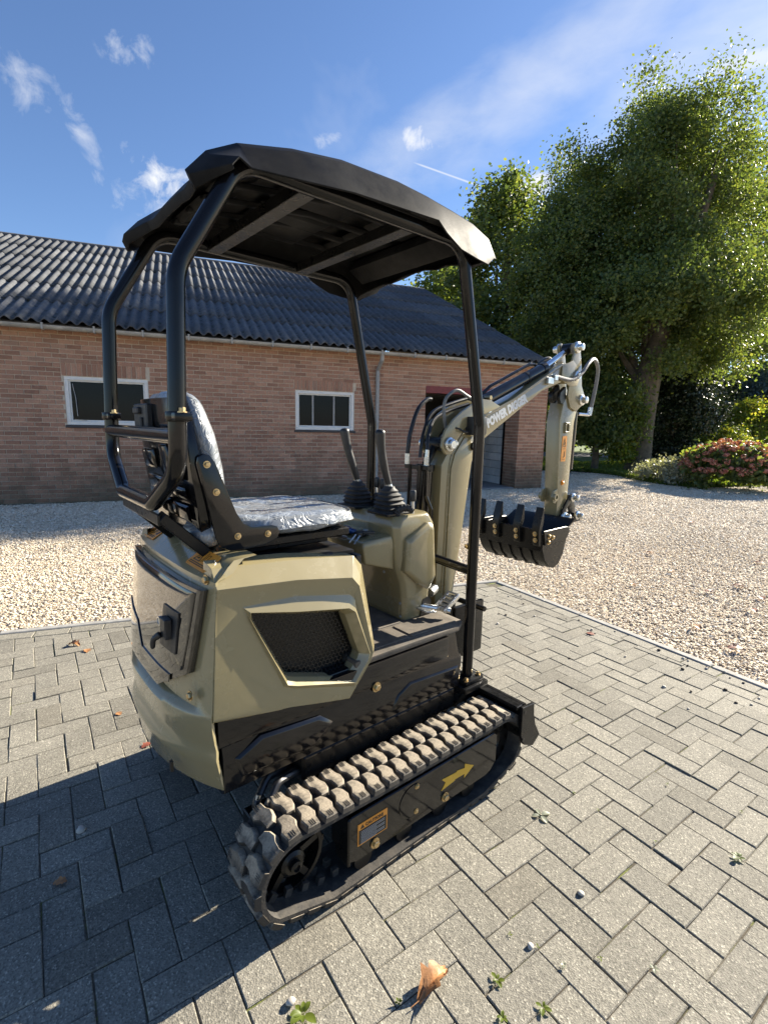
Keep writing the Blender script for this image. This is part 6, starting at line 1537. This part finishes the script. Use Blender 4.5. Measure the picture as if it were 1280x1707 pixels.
for y in (-0.178, -0.066, 0.066, 0.178):
    mb = MB(); w_ = 0.021
    mb.loft([[(1.003, y-w_, 0.885), (0.990, y-w_*0.8, 0.890), (0.990, y+w_*0.8, 0.890), (1.003, y+w_, 0.885)], [(1.003, y-w_, 0.965), (0.976, y-w_, 0.965), (0.976, y+w_, 0.965), (1.003, y+w_, 0.965)], [(1.014, y-w_*1.05, 1.010), (0.984, y-w_*1.05, 1.005), (0.984, y+w_*1.05, 1.005), (1.014, y+w_*1.05, 1.010)], [(1.012, y-w_*0.95, 1.080), (1.006, y-w_*0.95, 1.080), (1.006, y+w_*0.95, 1.080), (1.012, y+w_*0.95, 1.080)]])
    to = up('tooth', mb, blackd, bk, bevel=0.002, seg=1)
    bolts(to, [(0.977, y, 0.950), (0.983, y, 0.918)], (-1, 0, 0), 0.0085, 0.009)

# =================================================================== SMALL THINGS
# keys with blue fobs lying on the console tray
KW = EX.matrix_basis if False else (Matrix.Translation(EX.location) @ Matrix.Rotation(R_(95.3), 4, 'Z'))
def toworld(u): return KW @ (UP @ Vector(u))
kb = toworld((-0.02, -0.02, 1.047))
keys = thing('key_bunch', 'bunch of keys with two blue fobs on the console in front of the seat', 'keys', kb, R_(95.3))
for (dx, dy) in ((0.0, 0.055), (-0.012, 0.005)):
    mb = MB(); mb.lathe([(0.0, 0), (0.022, 0.0), (0.027, 0.006), (0.025, 0.013), (0.012, 0.017), (0, 0.017)], (0, 0, 0), (0, 0, 1), 20); mb.v = [(v[0]*0.8+dx, v[1]*1.25+dy, v[2]+0.006) for v in mb.v]; obj('fob', mb, bluep, keys)
mb = MB(); mb.box((0.0, -0.055, 0.012), (0.05, 0.045, 0.014), Matrix.Rotation(0.5, 3, 'Z')); mb.box((0.012, -0.085, 0.018), (0.05, 0.02, 0.012), Matrix.Rotation(-0.6, 3, 'Z')); mb.box((-0.02, -0.07, 0.012), (0.03, 0.02, 0.02), Matrix.Rotation(1.0, 3, 'Z')); obj('key_head', mb, plasticb, keys, bevel=0.004)
for k, (a, y0) in enumerate(((0.2, -0.06), (-0.3, -0.085))):
    mb = MB(); mb.beam((-0.03, y0, 0.012), (-0.062, y0+0.012*math.sin(a), -0.020), 0.008, 0.003); obj('key', mb, zinc, keys, bevel=0.001, seg=1)
mb = MB(); mb.tube([(0.012*math.cos(t)+0.02, -0.055+0.012*math.sin(t), 0.022) for t in [2*math.pi*i/16 for i in range(17)]], 0.0012, 6); obj('key_ring', mb, zinc, keys)
# fallen leaves
def dry_leaf(name, px, py, size, rz, mat, label, curl=0.5, seed=0, z=0.002):
    p = ground(px, py, z); r_ = random.Random(seed)
    mb = MB(); n = 9; m_ = 5; vs = []
    for i in range(n):
        t = i/(n-1); w = math.sin(math.pi*min(1, t*0.92+0.04))**0.8*(1+0.35*math.sin(t*19+seed))*0.52
        for j in range(m_):
            s = -1+2*j/(m_-1); x = (t-0.5); y = s*w*0.85
            zc = curl*(0.42*abs(s)**1.6*w + 0.20*math.sin(t*3.1)+0.05*math.sin(7*t+5*s+seed))
            vs.append((x*size, y*size*(1-curl*0.45), zc*size+0.001))
    fs = [(i*m_+j, i*m_+j+1, (i+1)*m_+j+1, (i+1)*m_+j) for i in range(n-1) for j in range(m_-1)]
    mb.add(vs, fs); mb.tube([(-0.5*size, 0, curl*0.05*size+0.002), (-0.72*size, 0.05*size, 0.004)], size*0.012, 5)
    o = obj(name, mb, mat, angle=60); o.location = p; o.rotation_euler = (0, 0, rz)
    tag(o, label, 'leaf', 'fallen leaves on the yard'); return o
dry_leaf('fallen_leaf', 722, 1645, 0.115, R_(100), leafb, 'large curled tan leaf on the paving in the foreground', 1.0, 1)
dry_leaf('fallen_leaf', 124, 1076, 0.085, R_(40), leafb, 'upturned orange leaf on the paving at the left near the gravel', 0.8, 2)
dry_leaf('fallen_leaf', 146, 1085, 0.055, R_(170), leafb, 'small torn leaf lying beside the upturned orange leaf on the left', 0.3, 3)
dry_leaf('fallen_leaf', 198, 1190, 0.035, R_(20), leafb, 'tiny pink-brown leaf on sunny paving left of the counterweight', 0.2, 4)
dry_leaf('fallen_leaf', 244, 1243, 0.045, R_(120), leafr, 'small reddish leaf at the shadow edge beneath the counterweight', 0.3, 5)
dry_leaf('fallen_leaf', 100, 1472, 0.040, R_(70), leafb, 'small brown leaf lying in the excavator shadow on the left', 0.4, 6)
dry_leaf('fallen_leaf', 984, 1057, 0.060, R_(10), leafr, 'dark red leaf on the paving near the right kerb', 0.3, 7)
for i, (x, y, s) in enumerate([(1055, 975, .07), (1231, 977, .09), (1269, 998, .09), (1160, 1046, .09), (1226, 1082, .10), (1154, 871, .10), (1083, 922, .09), (1182, 986, .08), (1255, 1018, .09), (1120, 953, .07), (1265, 938, .09)]):
    dry_leaf('fallen_leaf', x, y, s, rng.uniform(0, 6), leafr if i % 3 else leafb, 'dead leaf lying on the gravel to the right of the paving', 0.5, 20+i, 0.012)
# stray pebbles and seed pods on the paving
def pebble_mesh(name, mat, seed):
    bm = bmesh.new(); bmesh.ops.create_icosphere(bm, subdivisions=2, radius=1.0)
    for v in bm.verts: v.co += v.co*0.35*mnoise.noise(v.co*1.3+Vector((seed, 0, 0))); v.co.z *= 0.62
    me = bpy.data.meshes.new(name); bm.to_mesh(me); bm.free(); me.materials.append(mat); me.polygons.foreach_set('use_smooth', [True]*len(me.polygons)); return me
pms = [pebble_mesh('pebble', pebm, k) for k in range(3)]; sms = [pebble_mesh('seed_pod', debm, 9+k) for k in range(2)]
def put(mesh, name, p, r, label, cat, group):
    o = link(name, mesh, None); o.location = (p.x, p.y, r*0.35); o.scale = (r, r*rng.uniform(.7, 1), r); o.rotation_euler = (rng.uniform(-.3, .3), rng.uniform(-.3, .3), rng.uniform(0, 6))
    tag(o, label, cat, group); return o
put(pms[0], 'pebble', ground(485, 1672), 0.013, 'white oval pebble on the paving near the bottom edge beside a weed', 'pebble', 'stray pebbles on the paving')
put(pms[1], 'pebble', ground(968, 1491), 0.011, 'white pebble in the joint right of the leafy weed by the track', 'pebble', 'stray pebbles on the paving')
put(pms[2], 'pebble', ground(135, 1386), 0.015, 'grey pebble in the excavator shadow at the left', 'pebble', 'stray pebbles on the paving')
put(pms[0], 'pebble', ground(884, 1580), 0.010, 'grey pebble on the paving right of the curled tan leaf', 'pebble', 'stray pebbles on the paving')
k = 0
while k < 46:
    p = KC + KR*rng.uniform(0.0, 2.6) + NR*(0.05+abs(rng.gauss(0, 0.35))); q = topix((p.x, p.y, 0))
    if q is None: continue
    dark = rng.random() < 0.55; r_ = rng.uniform(0.006, 0.012)
    put(rng.choice(sms) if dark else rng.choice(pms), 'seed_pod' if dark else 'pebble', Vector((p.x, p.y, 0)), r_, 'dark seed pod scattered on the paving near the kerb' if dark else 'pale gravel pebble scattered on the paving near the kerb', 'seed pod' if dark else 'pebble', 'seed pods near the kerb' if dark else 'pebbles strayed from the gravel'); k += 1
# weeds in the joints
def weed(px, py, size, n, label, mat=leafyl, flat=0.5):
    p = ground(px, py); t = thing('weed', label, 'weed', p, rng.uniform(0, 6), 'weeds in the paving joints'); 
    for k in range(n):
        a = 2*math.pi*k/n+rng.uniform(-.4, .4); L_ = size*rng.uniform(.6, 1.1); e = rng.uniform(0.25, 1.0)*(1-flat)+0.12; d = Vector((math.cos(a)*math.cos(e), math.sin(a)*math.cos(e), math.sin(e))); side = Vector((-math.sin(a), math.cos(a), 0))
        mb = MB(); pts = []
        for i in range(6):
            u = i/5; w = L_*0.22*math.sin(math.pi*min(1, 0.08+u*0.92))**0.7; c = d*L_*(0.15+0.85*u)+Vector((0, 0, -0.25*L_*u*u+0.004)); pts += [c-side*w+Vector((0, 0, w*.3)), c, c+side*w+Vector((0, 0, w*.3))]
        mb.add(pts, [(i*3+j, i*3+j+1, i*3+j+4, i*3+j+3) for i in range(5) for j in range(2)]); mb.tube([(0, 0, 0), d*L_*0.2], L_*0.03, 5)
        obj('leaf', mb, mat, t, angle=60)
    return t
weed(505, 1694, 0.045, 7, 'bright green weed with pointed leaves at the bottom edge of the picture')
weed(900, 1361, 0.045, 4, 'pale flat-leaved weed on the paving right of the track', leafsv, 0.9)
weed(1230, 1432, 0.034, 6, 'dark spiky weed with its shadow at the right edge', leafm)
weed(828, 1637, 0.022, 6, 'small weed in the joint right of the curled tan leaf'); weed(905, 1684, 0.022, 6, 'small weed near the bottom edge right of centre')
weed(838, 1700, 0.020, 6, 'tiny weed at the very bottom right of the curled tan leaf'); weed(664, 1674, 0.014, 5, 'tiny weed in the joint left of the curled tan leaf')
weed(940, 1612, 0.015, 5, 'tiny pale weed in a joint between the leafy weed and the bottom edge', leafsv); weed(1090, 1617, 0.016, 5, 'tiny pale weed in a joint towards the right edge', leafsv)
for (x, y) in ((997, 1352), (956, 1324), (1092, 1405), (850, 1560), (1112, 1309), (1235, 1355), (896, 1580), (1000, 1600)):
    weed(x, y, 0.010, 4, 'speck of moss-like weed in a sunny paving joint')
